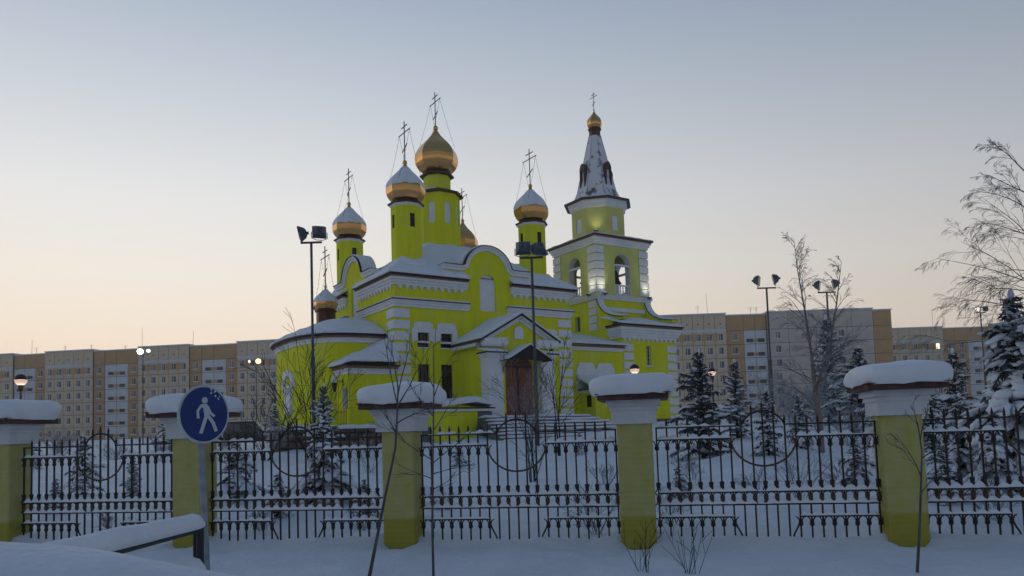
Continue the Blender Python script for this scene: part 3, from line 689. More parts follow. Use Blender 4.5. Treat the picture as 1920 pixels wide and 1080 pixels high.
rings_snow([(TA0 - .42, .54), (TA1 + .47, .54), (TA1 + .47, 2.05), (TA1 + .1, TB0), (TA0 + .1, TB0), (TA0 - .42, 2.05)], lambda x, y: 8.03 + .30 * max(0, y - .54), .12, .2, 8, .2, 101, .05).build('block_snow', SNOW, br)
MB().box(TA0 + .5, TA1 - .45, TB0 - .12, TB0 - .002, 9.22, 9.46).build('ledge', WHITE, CH)
qT = lambda x0, x1, y0, y1, flip: None
ql = MB().prism([(TA0 + .05, .89), (TA0 + .84, .89), (TA0 + .84, .96), (TA0 + .05, .96)], -.42, 0).mesh('quoin', WHITE)
qr = MB().prism([(TA1 - .72, .89), (TA1 + .11, .89), (TA1 + .11, 1.7), (TA1 + .04, 1.7), (TA1 + .04, .96), (TA1 - .72, .96)], -.42, 0).mesh('quoin', WHITE)
for i in range(9):
    place(ql, 'quoin', CH, (0, 0, 6.82 - i * .555)); place(qr, 'quoin', CH, (0, 0, 6.82 - i * .555))
qs = MB().box(TA0 - .05, TA0 + .01, 3.2, 4.0, -.40, 0).mesh('quoin', WHITE)
for i in range(4): place(qs, 'quoin', CH, (0, 0, 9.88 - i * .50))
cpart(MB().box(TA0 - .12, TA1 + .12, TB0 - .12, TB1 + .12, 9.96, 10.10, 0).box(TA0 - .18, TA1 + .18, TB0 - .18, TB1 + .18, 10.095, 10.18, 0), 'tower_ledge', WHITE)
lo = rings_snow([(TA0 - .2, TB0 - .2), (TA1 + .2, TB0 - .2), (TA1 + .2, TB1 + .2), (TA0 - .2, TB1 + .2)], lambda x, y: 10.18, .10, .15, 3, .25, 104, .04)
cpart(lo, 'ledge_snow', SNOW)
# belfry
LITFROSTB = mat('lit_frosted_lime_belfry', (.66, .66, .20), .85, var=.12, vscale=1.2, bump=.1, bscale=30)  # lime with frost and the light on the upper tower put into its colour
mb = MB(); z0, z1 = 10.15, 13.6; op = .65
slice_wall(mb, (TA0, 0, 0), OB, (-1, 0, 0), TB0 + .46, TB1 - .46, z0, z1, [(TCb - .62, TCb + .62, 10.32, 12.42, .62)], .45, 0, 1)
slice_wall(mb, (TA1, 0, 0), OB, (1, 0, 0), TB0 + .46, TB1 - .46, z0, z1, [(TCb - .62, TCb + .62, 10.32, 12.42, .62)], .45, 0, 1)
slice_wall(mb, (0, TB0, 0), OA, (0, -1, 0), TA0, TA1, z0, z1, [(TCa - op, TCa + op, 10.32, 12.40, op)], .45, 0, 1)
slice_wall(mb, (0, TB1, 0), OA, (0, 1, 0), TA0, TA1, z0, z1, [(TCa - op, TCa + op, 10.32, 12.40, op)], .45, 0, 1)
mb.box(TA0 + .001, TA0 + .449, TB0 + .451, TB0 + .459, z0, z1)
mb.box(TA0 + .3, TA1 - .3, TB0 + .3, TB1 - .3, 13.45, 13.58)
cpart(mb, 'belfry_wall', [LITFROSTB, WHITE])
BALM = MB().lathe([(.028, 0), (.03, .06), (.055, .16), (.03, .34), (.045, .42), (.028, .56)], 8, caps=True).mesh('baluster', WHITE)
for o, u in (((TCa - op, TB0 + .12), (1, 0)), ((TA0 + .12, TCb - .62), (0, 1)), ((TCa - op, TB1 - .12), (1, 0)), ((TA1 - .12, TCb - .62), (0, 1))):
    ln = 1.3 if u[0] else 1.24
    a = (o[0], o[1]); b = (o[0] + u[0] * ln, o[1] + u[1] * ln)
    rl = cpart(MB().sqbar((*a, 11.0), (*b, 11.0), .09).sqbar((*a, 10.40), (*b, 10.40), .08), 'belfry_rail', WHITE)
    for i in range(6):
        t = (i + .5) / 6; place(BALM, 'baluster', rl, (a[0] + (b[0] - a[0]) * t, a[1] + (b[1] - a[1]) * t, 10.42))
    cpart(MB().sqbar((*a, 12.32), (*b, 12.32), .14), 'belfry_beam', WHITE)
for x, y in ((TA0 - .05, TB0 - .05), (TA1 - .64, TB0 - .05), (TA0 - .05, TB1 - .64)):
    s1 = MB()
    if x < TA0 and y < TB0: s1.prism([(TA0 - .06, TB0 - .06), (TA0 + .64, TB0 - .06), (TA0 + .64, TB0 + .01), (TA0 + .01, TB0 + .01), (TA0 + .01, TB0 + .74), (TA0 - .06, TB0 + .74)], -.43, 0)
    elif y < TB0: s1.prism([(TA1 - .74, TB0 - .06), (TA1 + .06, TB0 - .06), (TA1 + .06, TB0 + .7), (TA1 - .01, TB0 + .7), (TA1 - .01, TB0 + .01), (TA1 - .74, TB0 + .01)], -.43, 0)
    else: s1.prism([(TA0 - .06, TB1 - .74), (TA0 + .01, TB1 - .74), (TA0 + .01, TB1 - .01), (TA0 + .7, TB1 - .01), (TA0 + .7, TB1 + .06), (TA0 - .06, TB1 + .06)], -.43, 0)
    me = s1.mesh('quoin', WHITE)
    for i in range(6): place(me, 'quoin', CH, (0, 0, 13.42 - i * .515))
sq = lambda p: [(TA0 - p, TB0 - p), (TA1 + p, TB0 - p), (TA1 + p, TB1 + p), (TA0 - p, TB1 + p)]
cpart(MB().prism(sq(.08), 13.55, 13.72, 0).prism(sq(.16), 13.715, 13.86, 0).prism(sq(.24), 13.855, 13.98, 0).prism(sq(.27), 13.975, 14.05, 1).prism(sq(.36), 14.045, 14.12, 2), 'belfry_cornice', [WHITE, BRICKY, BROWN])
bz = lambda x, y: 14.12 + .28 * max(0, min(1.4, 2.6 - max(abs(x - TCa), abs(y - TCb))))
cpart(rings_snow(sq(.34), bz, .07, .12, 10, .3, 110, .03), 'belfry_snow', SNOW)
drum(TCa, TCb, 14.2, 16.5, 1.86, 'tower_octagon', LITFROSTB, [(k, (-.26, .26, 14.78, 15.78, 0)) for k in (0, 2, 4, 6)])
for k in (4, 6):
    a = k * math.pi / 4; n = Vector((math.cos(a), math.sin(a), 0)); u = Vector((-math.sin(a), math.cos(a), 0))
    cpart(MB().extr([(-.26, 14.78), (.26, 14.78), (.26, 15.78), (-.26, 15.78)], Vector((TCa, TCb, 0)) + n * 1.86 * math.cos(math.pi / 8), u, n, -.10, -.05), 'octagon_window', WHITE)
cpart(MB().lathe([(1.84, 16.30), (1.95, 16.40), (1.97, 16.6), (2.12, 16.72), (2.14, 16.80)], 8, TCa, TCb, PH8), 'octagon_cornice', WHITE)
cpart(MB().lathe([(2.10, 16.79), (2.36, 16.80), (2.37, 16.90), (1.7, 17.12)], 8, TCa, TCb, PH8), 'octagon_eave', BROWN)
SPS = mat('snow_streaked_spire_roof', (.70, .72, .76), .7, bump=.3, bscale=6)
_t = SPS.node_tree; _b = _t.nodes['Principled BSDF']
_co = _t.nodes.new('ShaderNodeTexCoord'); _n = _t.nodes.new('ShaderNodeTexNoise'); _n.inputs['Scale'].default_value = 1.5; _n.inputs['Detail'].default_value = 9; _n.inputs['Roughness'].default_value = .68
_m = _t.nodes.new('ShaderNodeMapping'); _m.inputs['Location'].default_value = (3.1, 1.7, .4); _t.links.new(_co.outputs['Object'], _m.inputs[0]); _t.links.new(_m.outputs[0], _n.inputs['Vector'])
_r = _t.nodes.new('ShaderNodeValToRGB'); _r.color_ramp.elements[0].position = .545; _r.color_ramp.elements[1].position = .60
_r.color_ramp.elements[0].color = (.70, .72, .76, 1); _r.color_ramp.elements[1].color = (.16, .12, .11, 1)
_t.links.new(_n.outputs['Fac'], _r.inputs[0]); _t.links.new(_r.outputs[0], _b.inputs['Base Color'])
sp = cpart(MB().lathe([(2.30, 16.93), (1.9, 17.06), (1.62, 17.22), (1.42, 17.65), (.44, 21.7), (.40, 21.72)], 8, TCa, TCb, PH8, caps=True), 'spire', SPS)
g = MB()
for k in range(8):
    a = PH8 + k * math.pi / 4
    g.tube([(TCa + r * math.cos(a), TCb + r * math.sin(a), z) for r, z in ((1.64, 17.22), (1.43, 17.66), (.445, 21.71))], .012, 5)
g.build('spire_seam', GALV, sp)
for k in (0, 2, 4, 6):
    a = k * math.pi / 4; n = Vector((math.cos(a), math.sin(a), 0)); u = Vector((-math.sin(a), math.cos(a), 0)); o = Vector((TCa, TCb, 0))
    pts = [(-.27, 18.0), (-.19, 18.0), (-.15, 19.1), (.15, 19.1), (.19, 18.0), (.27, 18.0), (.25, 19.25), (.15, 19.5), (0, 19.62), (-.15, 19.5), (-.25, 19.25)]
    dm = MB().extr(pts, o, u, n, .75, 1.27).build('dormer', BROWN, sp)
    cpart(MB().extr([(-.17, 18.1), (.17, 18.1), (.15, 19.1), (-.15, 19.1)], o, u, n, .9, 1.12), 'dormer_recess', SPS)
cpart(MB().lathe([(.41, 21.6), (.40, 22.16), (.48, 22.18), (.48, 22.25), (.3, 22.28)], 8, TCa, TCb, PH8, caps=True), 'spire_neck', COPPER)
dome(TCa, TCb, 22.22, .54, .58, .56, False, 5, chains=False)
cpart(MB().box(TA0 + .02, TA1 + .13, .87, .95, 1.0, 2.2), 'stone_plinth', STONE)
# bells
BELLM = mat('dark_bell_bronze', (.045, .035, .028), .45, metal=.6)
def bell(x, y, z, s, label):
    t = thing('bell', label, 'bell', CH.matrix_basis @ Vector((x, y, z)), PHI, 'bells in the tower')
    MB().lathe([(.02, 0), (.10, -.02), (.16, -.10), (.18, -.30), (.23, -.48), (.32, -.62), (.30, -.62), (.2, -.48)], 18, smooth=True).build('bell_body', BELLM, t).scale = (s, s, s)
    MB().tube([(0, 0, 0), (0, 0, .32)], .025, 5).box(-.12, .12, -.03, .03, .28, .34).build('headstock', BELLM, t).scale = (s, s, s)
    MB().tube([(0, 0, -.1), (0, 0, -.6)], .014, 5).blob((0, 0, -.64), ((.05, 0, 0), (0, .05, 0), (0, 0, .07))).build('clapper', BELLM, t).scale = (s, s, s)
bell(TCa - .05, TB0 + .75, 12.15, 1.5, 'largest dark bronze bell, hanging in the wider front arch of the belfry')
bell(TCa - .40, TB0 + .5, 11.45, .62, 'small dark bell hanging low left of the largest bell')
bell(TA0 + .75, TCb - .15, 12.1, 1.15, 'dark bell seen through the left belfry arch')
# uplighters
def uplight(x, y, z, aim, en, label, ang=70):
    t = thing('uplighter', label, 'floodlight', CH.matrix_basis @ Vector((x, y, z)), PHI, 'uplighters on the bell tower')
    MB().box(-.14, .14, -.09, .09, -.06, .04).box(-.04, .04, -.03, .03, -.14, -.06).build('housing', HOUSING, t)
    MB().box(-.11, .11, -.07, .07, .041, .05).build('lens', mat('lit_lens', (1, 1, .9), .3, emit=(1, .97, .8), estr=2.0), t)
    l = bpy.data.lights.new('uplight_beam', 'SPOT'); l.energy = en; l.color = (1, .95, .72); l.spot_size = R(ang); l.spot_blend = .8; l.shadow_soft_size = .22
    lo_ = bpy.data.objects.new('beam', l); COL.objects.link(lo_); lo_.parent = t; lo_.location = (0, 0, .10)
    lo_.rotation_euler = (-Vector(aim)).to_track_quat('Z', 'Y').to_euler()
uplight(TA0 - .42, TB0 + .34, 10.26, (.42, 0, 1), 46, 'uplighter lighting the left side of the nearest belfry corner')
uplight(TA0 + .32, TB0 - .42, 10.26, (0, .42, 1), 46, 'uplighter lighting the front side of the nearest belfry corner')
uplight(TA1 - .3, TB0 - .42, 10.26, (0, .42, 1), 42, 'uplighter at the far right belfry corner')
uplight(TCa - 1.55, TCb - 1.55, 14.60, (.45, .45, 1), 16, 'uplighter glowing on the octagon under the spire', 80)
# ridge of stone retaining wall in front of the apse
SW = thing('stone_wall', 'low brown rubble stone retaining wall with snow on top, in front of the apse', 'wall', CH.location, PHI)
rs = random.Random(5)
MB().box(-6.9, -.95, -3.30, -3.05, .9, 2.02).build('core', mat('dark_mortar', (.05, .04, .035), .95), SW)
stones = []
for k in range(5):
    w, h = (.62, .28); m = MB(); pts = [(-w / 2 + rs.uniform(0, .1), -h / 2 + rs.uniform(0, .05)), (w / 2 - rs.uniform(0, .1), -h / 2 + rs.uniform(0, .05)), (w / 2 - rs.uniform(0, .04), rs.uniform(-.05, .05)), (w / 2 - rs.uniform(0, .12), h / 2 - rs.uniform(0, .04)), (-w / 2 + rs.uniform(0, .12), h / 2 - rs.uniform(0, .04)), (-w / 2 + rs.uniform(0, .03), rs.uniform(-.05, .05))]
    m.extr(pts, (0, 0, 0), OA, (0, -1, 0), -.05, rs.uniform(.05, .10)); stones.append(m.mesh('stone', STONE))
for r_ in range(4):
    x = -6.6 + (.3 if r_ % 2 else 0)
    while x < -1.1: place(rs.choice(stones), 'stone', SW, (x, -3.31, 1.12 + r_ * .29)); x += .63
rings_snow([(-7.0, -3.45), (-.9, -3.45), (-.9, -2.6), (-7.0, -2.6)], lambda x, y: 2.02, .13, .18, 4, .2, 120, .05).build('wall_snow', SNOW, SW)
# ------------------------------------------------------------------ apartment blocks
BEIGE = mat('beige_concrete_panel', (.68, .55, .385), .9, var=.14, vscale=.8, bump=.1, bscale=6)
GREYB = mat('grey_beige_concrete', (.58, .51, .43), .9, var=.14, vscale=.6)
ORANGE = mat('ochre_concrete_panel', (.54, .335, .15), .9, var=.16, vscale=.8)
PANELW = mat('white_concrete_panel', (.64, .66, .68), .9, var=.12, vscale=.8)
JOINT = mat('panel_joint', (.07, .06, .055), .9)
PVC = mat('white_window_frame', (.72, .72, .72), .5)
PANES = [mat('pane_dark', (.03, .035, .045), .15, spec=.6), mat('pane_mid', (.07, .08, .10), .15, spec=.6), mat('pane_curtain', (.22, .20, .19), .4)]
LITP = mat('lit_pane', (.8, .7, .5), .4, emit=(1, .85, .6), estr=2.2)
_pm = {}
def panel_mesh(w, h, m, win=None):
    k = (round(w, 2), round(h, 2), m.name, win)
    if k not in _pm:
        mb = MB(); g = .045
        hs = [] if win is None else [(w / 2 - win[0] / 2 + x, w / 2 + win[0] / 2 + x, win[2], win[2] + win[1], 0) for x in win[3]]
        slice_wall(mb, (0, 0, 0), OA, (0, -1, 0), g, w - g, g, h - g, hs, .16)
        _pm[k] = mb.mesh('panel', m)
    return _pm[k]
def window_mesh(w, h):
    k = ('win', w, h)
    if k not in _pm:
        f = MB(); t = .07
        f.box(0, w, .05, .11, 0, t).box(0, w, .05, .11, h - t, h).box(0, t, .05, .11, t, h - t).box(w - t, w, .05, .11, t, h - t)
        f.box(w * .36, w * .36 + t, .05, .11, t, h - t).box(t, w * .36, .05, .11, h * .62, h * .62 + .05).box(-.10, w + .10, -.16, .05, -.12, .03)
        p = MB(); p.add([(0, .10, 0), (w, .10, 0), (w, .10, h), (0, .10, h)], [(0, 1, 2, 3)])
        _pm[k] = (f.mesh('window', PVC), [p.mesh('pane', q) for q in PANES + [LITP]])
    return _pm[k]
def apartment(label, p0, p1, z0, ztop, sections, seed, snow_t=.25, depth=12):
    rd = random.Random(seed)
    d = Vector((p1[0] - p0[0], p1[1] - p0[1])); rz = math.atan2(d.y, d.x); length = d.length
    B = thing('apartment_block', label, 'building', (p0[0], p0[1], 0), rz)
    MB().box(.05, length - .05, .13, depth, z0 - 2, ztop - .15).build('core', JOINT, B)
    tot = sum(s[1] for s in sections); sc_ = length / tot; x = 0.0
    rows = []; z = ztop - 3.1
    while z > z0: z -= 2.8; rows.append(z)
    for kind, w, cols in sections:
        w *= sc_; cw = w / cols
        fwd = {'beige': -.35, 'orange': 0, 'loggia': .10, 'plain': -.5, 'orangeblank': -.5}[kind]
        att = {'beige': BEIGE, 'plain': GREYB}.get(kind, ORANGE)
        zt = ztop + (.35 if kind in ('beige', 'plain') else 0)
        if fwd < 0: MB().box(x + .06, x + w - .06, fwd + .13, .2, z0 - 2, zt - .1).build('bay_core', JOINT, B)
        MB().box(x - .1, x + w + .1, fwd - .12, depth, zt, zt + snow_t).build('roof_snow', SNOW, B)
        for c in range(cols):
            xc = x + c * cw
            place(panel_mesh(cw, zt - (ztop - 3.1), att, None), 'panel', B, (xc, fwd, ztop - 3.1))
            if kind == 'beige':
                MB().box(xc + cw / 2 - .12, xc + cw / 2 + .12, fwd - .03, fwd + .02, ztop - 1.75, ztop - 1.45).build('attic_vent', JOINT, B)
                MB().box(xc + .02, xc + cw - .02, fwd - .05, fwd - .005, ztop - 3.3, ztop - 2.7).build('white_band', PANELW, B)
            for i, zr in enumerate(rows):
                if kind == 'loggia':
                    place(panel_mesh(cw, 2.8, PANELW, (1.35, .75, .35, (0.0,))), 'panel', B, (xc, fwd, zr))
                    MB().box(xc + cw / 2 - .675, xc + cw / 2 + .675, fwd + .16, fwd + .4, zr + .35, zr + 1.1).build('loggia_recess', PANES[0], B)
                    if c == 0: MB().box(xc + cw / 2 + .72, xc + cw + cw / 2 - .72, fwd - .05, fwd - .004, zr + .35, zr + 1.05).build('loggia_infill', ORANGE, B)
                    continue
                m = {'beige': BEIGE, 'orange': ORANGE, 'plain': GREYB, 'orangeblank': ORANGE}[kind]
                haswin = kind in ('beige', 'orange') or (kind == 'plain' and c in (0, 3))
                if not haswin: place(panel_mesh(cw, 2.8, m), 'panel', B, (xc, fwd, zr)); continue
                ww, wh = (1.15, 1.45) if (c % 2 or kind != 'beige') else (1.0, 1.45)
                place(panel_mesh(cw, 2.8, m, (ww, wh, .85, (0.0,))), 'panel', B, (xc, fwd, zr))
                wm, pm = window_mesh(ww, wh)
                wo = place(wm, 'window', B, (xc + cw / 2 - ww / 2, fwd, zr + .85))
                q = rd.random(); place(pm[3] if q > .985 else pm[2] if q > .75 else pm[1] if q > .45 else pm[0], 'pane', wo)
                if kind == 'beige' and i == 0 and c < cols - 1:
                    MB().box(xc + cw / 2 + ww / 2 + .03, xc + cw + cw / 2 - ww / 2 - .03, fwd - .03, fwd - .002, zr + .85, zr + 2.3).build('ochre_infill', ORANGE, B)
        x += w
    for k in range(int(length / 9)):
        ax = rd.uniform(1, length - 1); h = rd.choice((1.2, 1.8, 2.4, 3.5, 5.0)); m = MB().tube([(ax, 3, ztop), (ax + rd.uniform(-.3, .3), 3, ztop + h + .4)], .035, 4)
        if h < 3: m.tube([(ax - .5, 3, ztop + h + .1), (ax + .5, 3, ztop + h + .1)], .03, 4).tube([(ax - .35, 3, ztop + h - .3), (ax + .35, 3, ztop + h - .3)], .03, 4)
        m.build('antenna', POLE, B)
    return B
LSEC = [('beige', 10.5, 5), ('orange', 2.4, 1), ('loggia', 4.8, 2), ('orange', 2.4, 1)]
apartment('long ochre and beige panel apartment block on the left behind the church', (-152.5, 177.2), (-40.0, 160.4), 2.2, 22.9,
          [('loggia', 4.8, 2), ('orange', 2.4, 1), ('beige', 10.5, 5), ('orange', 2.4, 1), ('beige', 6.0, 3), ('orange', 2.4, 1), ('beige', 5.2, 2), ('loggia', 4.8, 2), ('orange', 2.5, 1), ('beige', 10.6, 5), ('orange', 2.4, 1), ('loggia', 5.0, 2), ('orange', 2.5, 1), ('beige', 10.8, 5), ('orange', 2.5, 1), ('loggia', 5.0, 2), ('orange', 2.5, 1), ('beige', 10.6, 5), ('orange', 2.4, 1), ('loggia', 4.8, 2)], 3)
apartment('beige apartment block right of the bell tower with a plain grey end bay', (22.0, 151.5), (76.9, 150.3), 1.5, 23.9,
          [('beige', 10.5, 5), ('beige', 11.2, 5), ('orange', 3.6, 1), ('loggia', 4.6, 2), ('plain', 21.2, 5), ('orangeblank', 3.7, 1)], 8)
apartment('distant apartment block at the far right behind the spruce', (94.5, 187), (150, 186), 2.5, 24.2,
          [('beige', 12.2, 5), ('orange', 5.6, 2), ('loggia', 7.0, 2), ('orange', 3.2, 1), ('beige', 12, 5), ('orange', 3.2, 1), ('loggia', 6.0, 2)], 12)

# ------------------------------------------------------------------ fence pillars
def shaft_mat():
    m = mat('frosted_yellow_brick', (.36, .34, .12), .9)
    t = m.node_tree; b = t.nodes['Principled BSDF']; NN, LL = t.nodes.new, t.links.new
    co = NN('ShaderNodeTexCoord'); sp_ = NN('ShaderNodeSeparateXYZ'); LL(co.outputs['Object'], sp_.inputs[0])
    n = NN('ShaderNodeTexNoise'); n.inputs['Scale'].default_value = 5; n.inputs['Detail'].default_value = 6; LL(co.outputs['Object'], n.inputs['Vector'])
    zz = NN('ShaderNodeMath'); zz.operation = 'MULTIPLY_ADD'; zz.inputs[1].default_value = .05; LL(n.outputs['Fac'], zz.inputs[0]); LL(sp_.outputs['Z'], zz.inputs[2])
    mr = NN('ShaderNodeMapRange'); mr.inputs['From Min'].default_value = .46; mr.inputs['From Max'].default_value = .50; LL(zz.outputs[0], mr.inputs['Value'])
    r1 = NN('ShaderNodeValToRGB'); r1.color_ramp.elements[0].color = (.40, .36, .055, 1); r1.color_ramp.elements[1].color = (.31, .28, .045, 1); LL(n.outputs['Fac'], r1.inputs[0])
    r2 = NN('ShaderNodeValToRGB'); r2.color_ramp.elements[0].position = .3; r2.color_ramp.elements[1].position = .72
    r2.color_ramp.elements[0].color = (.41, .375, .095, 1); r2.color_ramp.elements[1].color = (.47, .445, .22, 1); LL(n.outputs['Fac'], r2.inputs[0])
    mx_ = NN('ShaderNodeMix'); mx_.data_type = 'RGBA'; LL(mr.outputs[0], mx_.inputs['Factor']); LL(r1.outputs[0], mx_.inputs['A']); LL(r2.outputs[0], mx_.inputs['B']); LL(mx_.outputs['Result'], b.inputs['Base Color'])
    wv = NN('ShaderNodeTexWave'); wv.wave_type = 'BANDS'; wv.bands_direction = 'Z'; wv.inputs['Scale'].default_value = 4.1; wv.inputs['Distortion'].default_value = .6; wv.inputs['Detail'].default_value = 2; LL(co.outputs['Object'], wv.inputs['Vector'])
    pw_ = NN('ShaderNodeMath'); pw_.operation = 'POWER'; pw_.inputs[1].default_value = .35; LL(wv.outputs['Fac'], pw_.inputs[0])
    sm = NN('ShaderNodeMath'); sm.operation = 'ADD'; LL(pw_.outputs[0], sm.inputs[0]); LL(n.outputs['Fac'], sm.inputs[1])
    bp = NN('ShaderNodeBump'); bp.inputs['Strength'].default_value = .35; bp.inputs['Distance'].default_value = .012; LL(sm.outputs[0], bp.inputs['Height']); LL(bp.outputs[0], b.inputs['Normal'])
    return m
SHAFT = shaft_mat()
PWHITE = mat('white_pillar_render', (.62, .64, .66), .85, var=.12, vscale=6, bump=.15, bscale=40)
PL_LABELS = ['snow capped yellow pillar at the far left edge of the fence', 'snow capped yellow pillar partly hidden by the blue pedestrian sign', 'snow capped yellow pillar with a bare sapling crossing its front', 'snow capped yellow pillar standing before the bell tower', 'largest snow capped yellow pillar, nearest on the right']
def chamfer_box(mb, w, y0, y1, z0, z1, c=.02, mi=0):
    h = w / 2
    mb.prism([(-h + c, y0), (h - c, y0), (h, y0 + c), (h, y1 - c), (h - c, y1), (-h + c, y1), (-h, y1 - c), (-h, y0 + c)], z0, z1, mi)
rp = random.Random(17)
for k, p in enumerate(PILLARS):
    t = thing('fence_pillar', PL_LABELS[k], 'pillar', p, -FAL, 'pillars of the churchyard fence')
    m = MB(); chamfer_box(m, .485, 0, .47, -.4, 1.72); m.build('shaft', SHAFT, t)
    m = MB(); chamfer_box(m, .62, -.07, .54, 1.715, 1.90, .012); chamfer_box(m, .66, -.09, .56, 1.898, 1.965, .012); chamfer_box(m, .74, -.13, .60, 1.962, 2.043, .012); m.build('capital', PWHITE, t)
    m = MB().box(-.475, .475, -.30, .77, 2.045, 2.12); m.taper(0, .235, .505, .57, 2.121, .505, .57, 2.128).taper(0, .235, .505, .57, 2.128, .06, .06, 2.25); m.build('pillar_roof', mat('rusty_brown_metal', (.105, .045, .033), .55, var=.5, vscale=7), t)
    sx = rp.uniform(-.03, .03); n = 40; vs = []
    H_ = (.325, .29, .30, .29, .30)[k]
    prof = [(1.0, -.01), (1.05, .04), (1.075, .11), (1.07, .175), (1.035, .225), (.96, .265), (.82, .296), (.60, .317), (.34, .329), (.0, .333)]
    for i, (q, z) in enumerate(prof):
        for j in range(n):
            a = 2 * math.pi * j / n; ca, sa = math.cos(a), math.sin(a)
            se = 1 / (abs(ca) ** 4.5 + abs(sa) ** 4.5) ** (1 / 4.5)
            x, y = (.545 if k < 4 else .535) * q * ca * se + sx, .605 * q * sa * se + .235
            nz = noise.noise(Vector((x * 2 + k * 9, y * 2, z * 3))) * .06 + noise.noise(Vector((x * 6 + k * 9, y * 6, z * 6))) * .016 + noise.noise(Vector((x * 17 + k * 9, y * 17, z * 17))) * .006
            edge = 0.03 * noise.noise(Vector((ca * 3 + k * 5, sa * 3, 1))) if i == 0 else 0
            vs.append((x * (1 + nz), y * (1 + nz), 2.125 + z / .333 * H_ * (1 + (.22, -.05, .04, .03, .10)[k] * x) * (1 + (0, .02, .16, 0, 0)[k] * max(0, .6 - q)) + nz * .5 * (i > 2) + edge))
    m = MB(); m.add(vs, [(i * n + j, i * n + (j + 1) % n, (i + 1) * n + (j + 1) % n, (i + 1) * n + j) for i in range(len(prof) - 1) for j in range(n)], 0, True); m.add(vs[:n], [tuple(range(n))], 0)
    m.build('snow_cap', SNOW, t)

# ------------------------------------------------------------------ iron fence panels
PW, NB = 2.87, 21; SP = PW / (NB - 1); B_ = .0108
def arch_pts(x0, x1, z, r, up=False): pass
def flare(m, z, s, mi=0, top=.07):
    """two little arms between a collar and the rail: s=-1 hangs below a rail at z, s=+1 stands on it"""
    for e in (-1, 1):
        m.tube([(e * .018, 0, z + s * top), (e * .020, 0, z + s * top * .6), (e * .034, 0, z + s * top * .25), (e * .062, 0, z + s * .004)], .0105, 4, mi)
def collar(m, z0, z1, mi=0): m.lathe([(.016, z0), (.027, z0 + .008), (.031, (z0 + z1) / 2), (.034, z1 - .012), (.020, z1)], 6, mi=mi, caps=True)
def cm_(fn):
    m = MB(); fn(m); return m
def _c1(m): flare(m, 1.475, -1, top=.095); collar(m, 1.33, 1.385)
def _c2(m): flare(m, .735, 1, top=.085); collar(m, .81, .885)
def _c3(m): flare(m, .735, -1, top=.06); flare(m, .565, 1, top=.06); collar(m, .61, .69)
def _c4(m): flare(m, .40, -1, top=.085); collar(m, .265, .32)
CM = [cm_(f).mesh('collar', q) for f, q in ((_c1, IRON), (_c2, IRON), (_c3, BRONZE), (_c4, IRON))]
FIN = MB().lathe([(.010, 0), (.012, .01), (.022, .025), (.013, .04), (.020, .055), (.016, .075), (.004, .125)], 6, caps=True).mesh('finial', mat('tarnished_finial', (.045, .026, .018), .5))
BARS = {}
def bar_mesh(z0, z1):
    if (z0, z1) not in BARS: BARS[(z0, z1)] = MB().box(-B_, B_, -B_, B_, z0, z1).mesh('bar', IRON)
    return BARS[(z0, z1)]
SNF = mat('rail_snow', (.78, .81, .86), .65)
def rail_snow(x0, x1, z, hgt, seed, parent, skip=True, wid=.026):
    m = MB(); rows = []; n = max(4, int((x1 - x0) / .018)); vs = []
    for i in range(n + 1):
        x = x0 + (x1 - x0) * i / n
        fr = ((x - x0) / SP) % 1.0; dip = .10 + .90 * math.sin(math.pi * fr) ** .55 if skip else 1
        cell = noise.noise(Vector((math.floor((x - x0) / SP) * 1.7 + seed, seed, 0)))
        h = max(.004, hgt * dip * (.2 if cell < -.30 else 1) * (1 + .55 * cell) * (1 + .25 * noise.noise(Vector((x * 9, seed, 2)))))
        e = min(1, (x - x0) / .03, (x1 - x) / .03); h *= max(.1, e); w = wid * (.8 + .3 * noise.noise(Vector((x * 6, seed, 5))))
        for yy, zz in ((-w, -.004), (-w * 1.15, h * .4), (-w * .7, h * .85), (0, h), (w * .7, h * .85), (w * 1.15, h * .4), (w, -.004)): vs.append((x, yy, z + zz))
    m.add(vs, [(i * 7 + j, (i + 1) * 7 + j, (i + 1) * 7 + j + 1, i * 7 + j + 1) for i in range(n) for j in range(6)], 0, True)
    m.build('rail_snow', SNF, parent)
PN_LABELS = ['iron fence panel at the left, between the leftmost pillar and the sign pillar', 'iron fence panel right of the blue pedestrian sign', 'middle iron fence panel in front of the church door', 'iron fence panel in front of the birch, between the two right pillars', 'iron fence panel cut by the right edge of the picture']
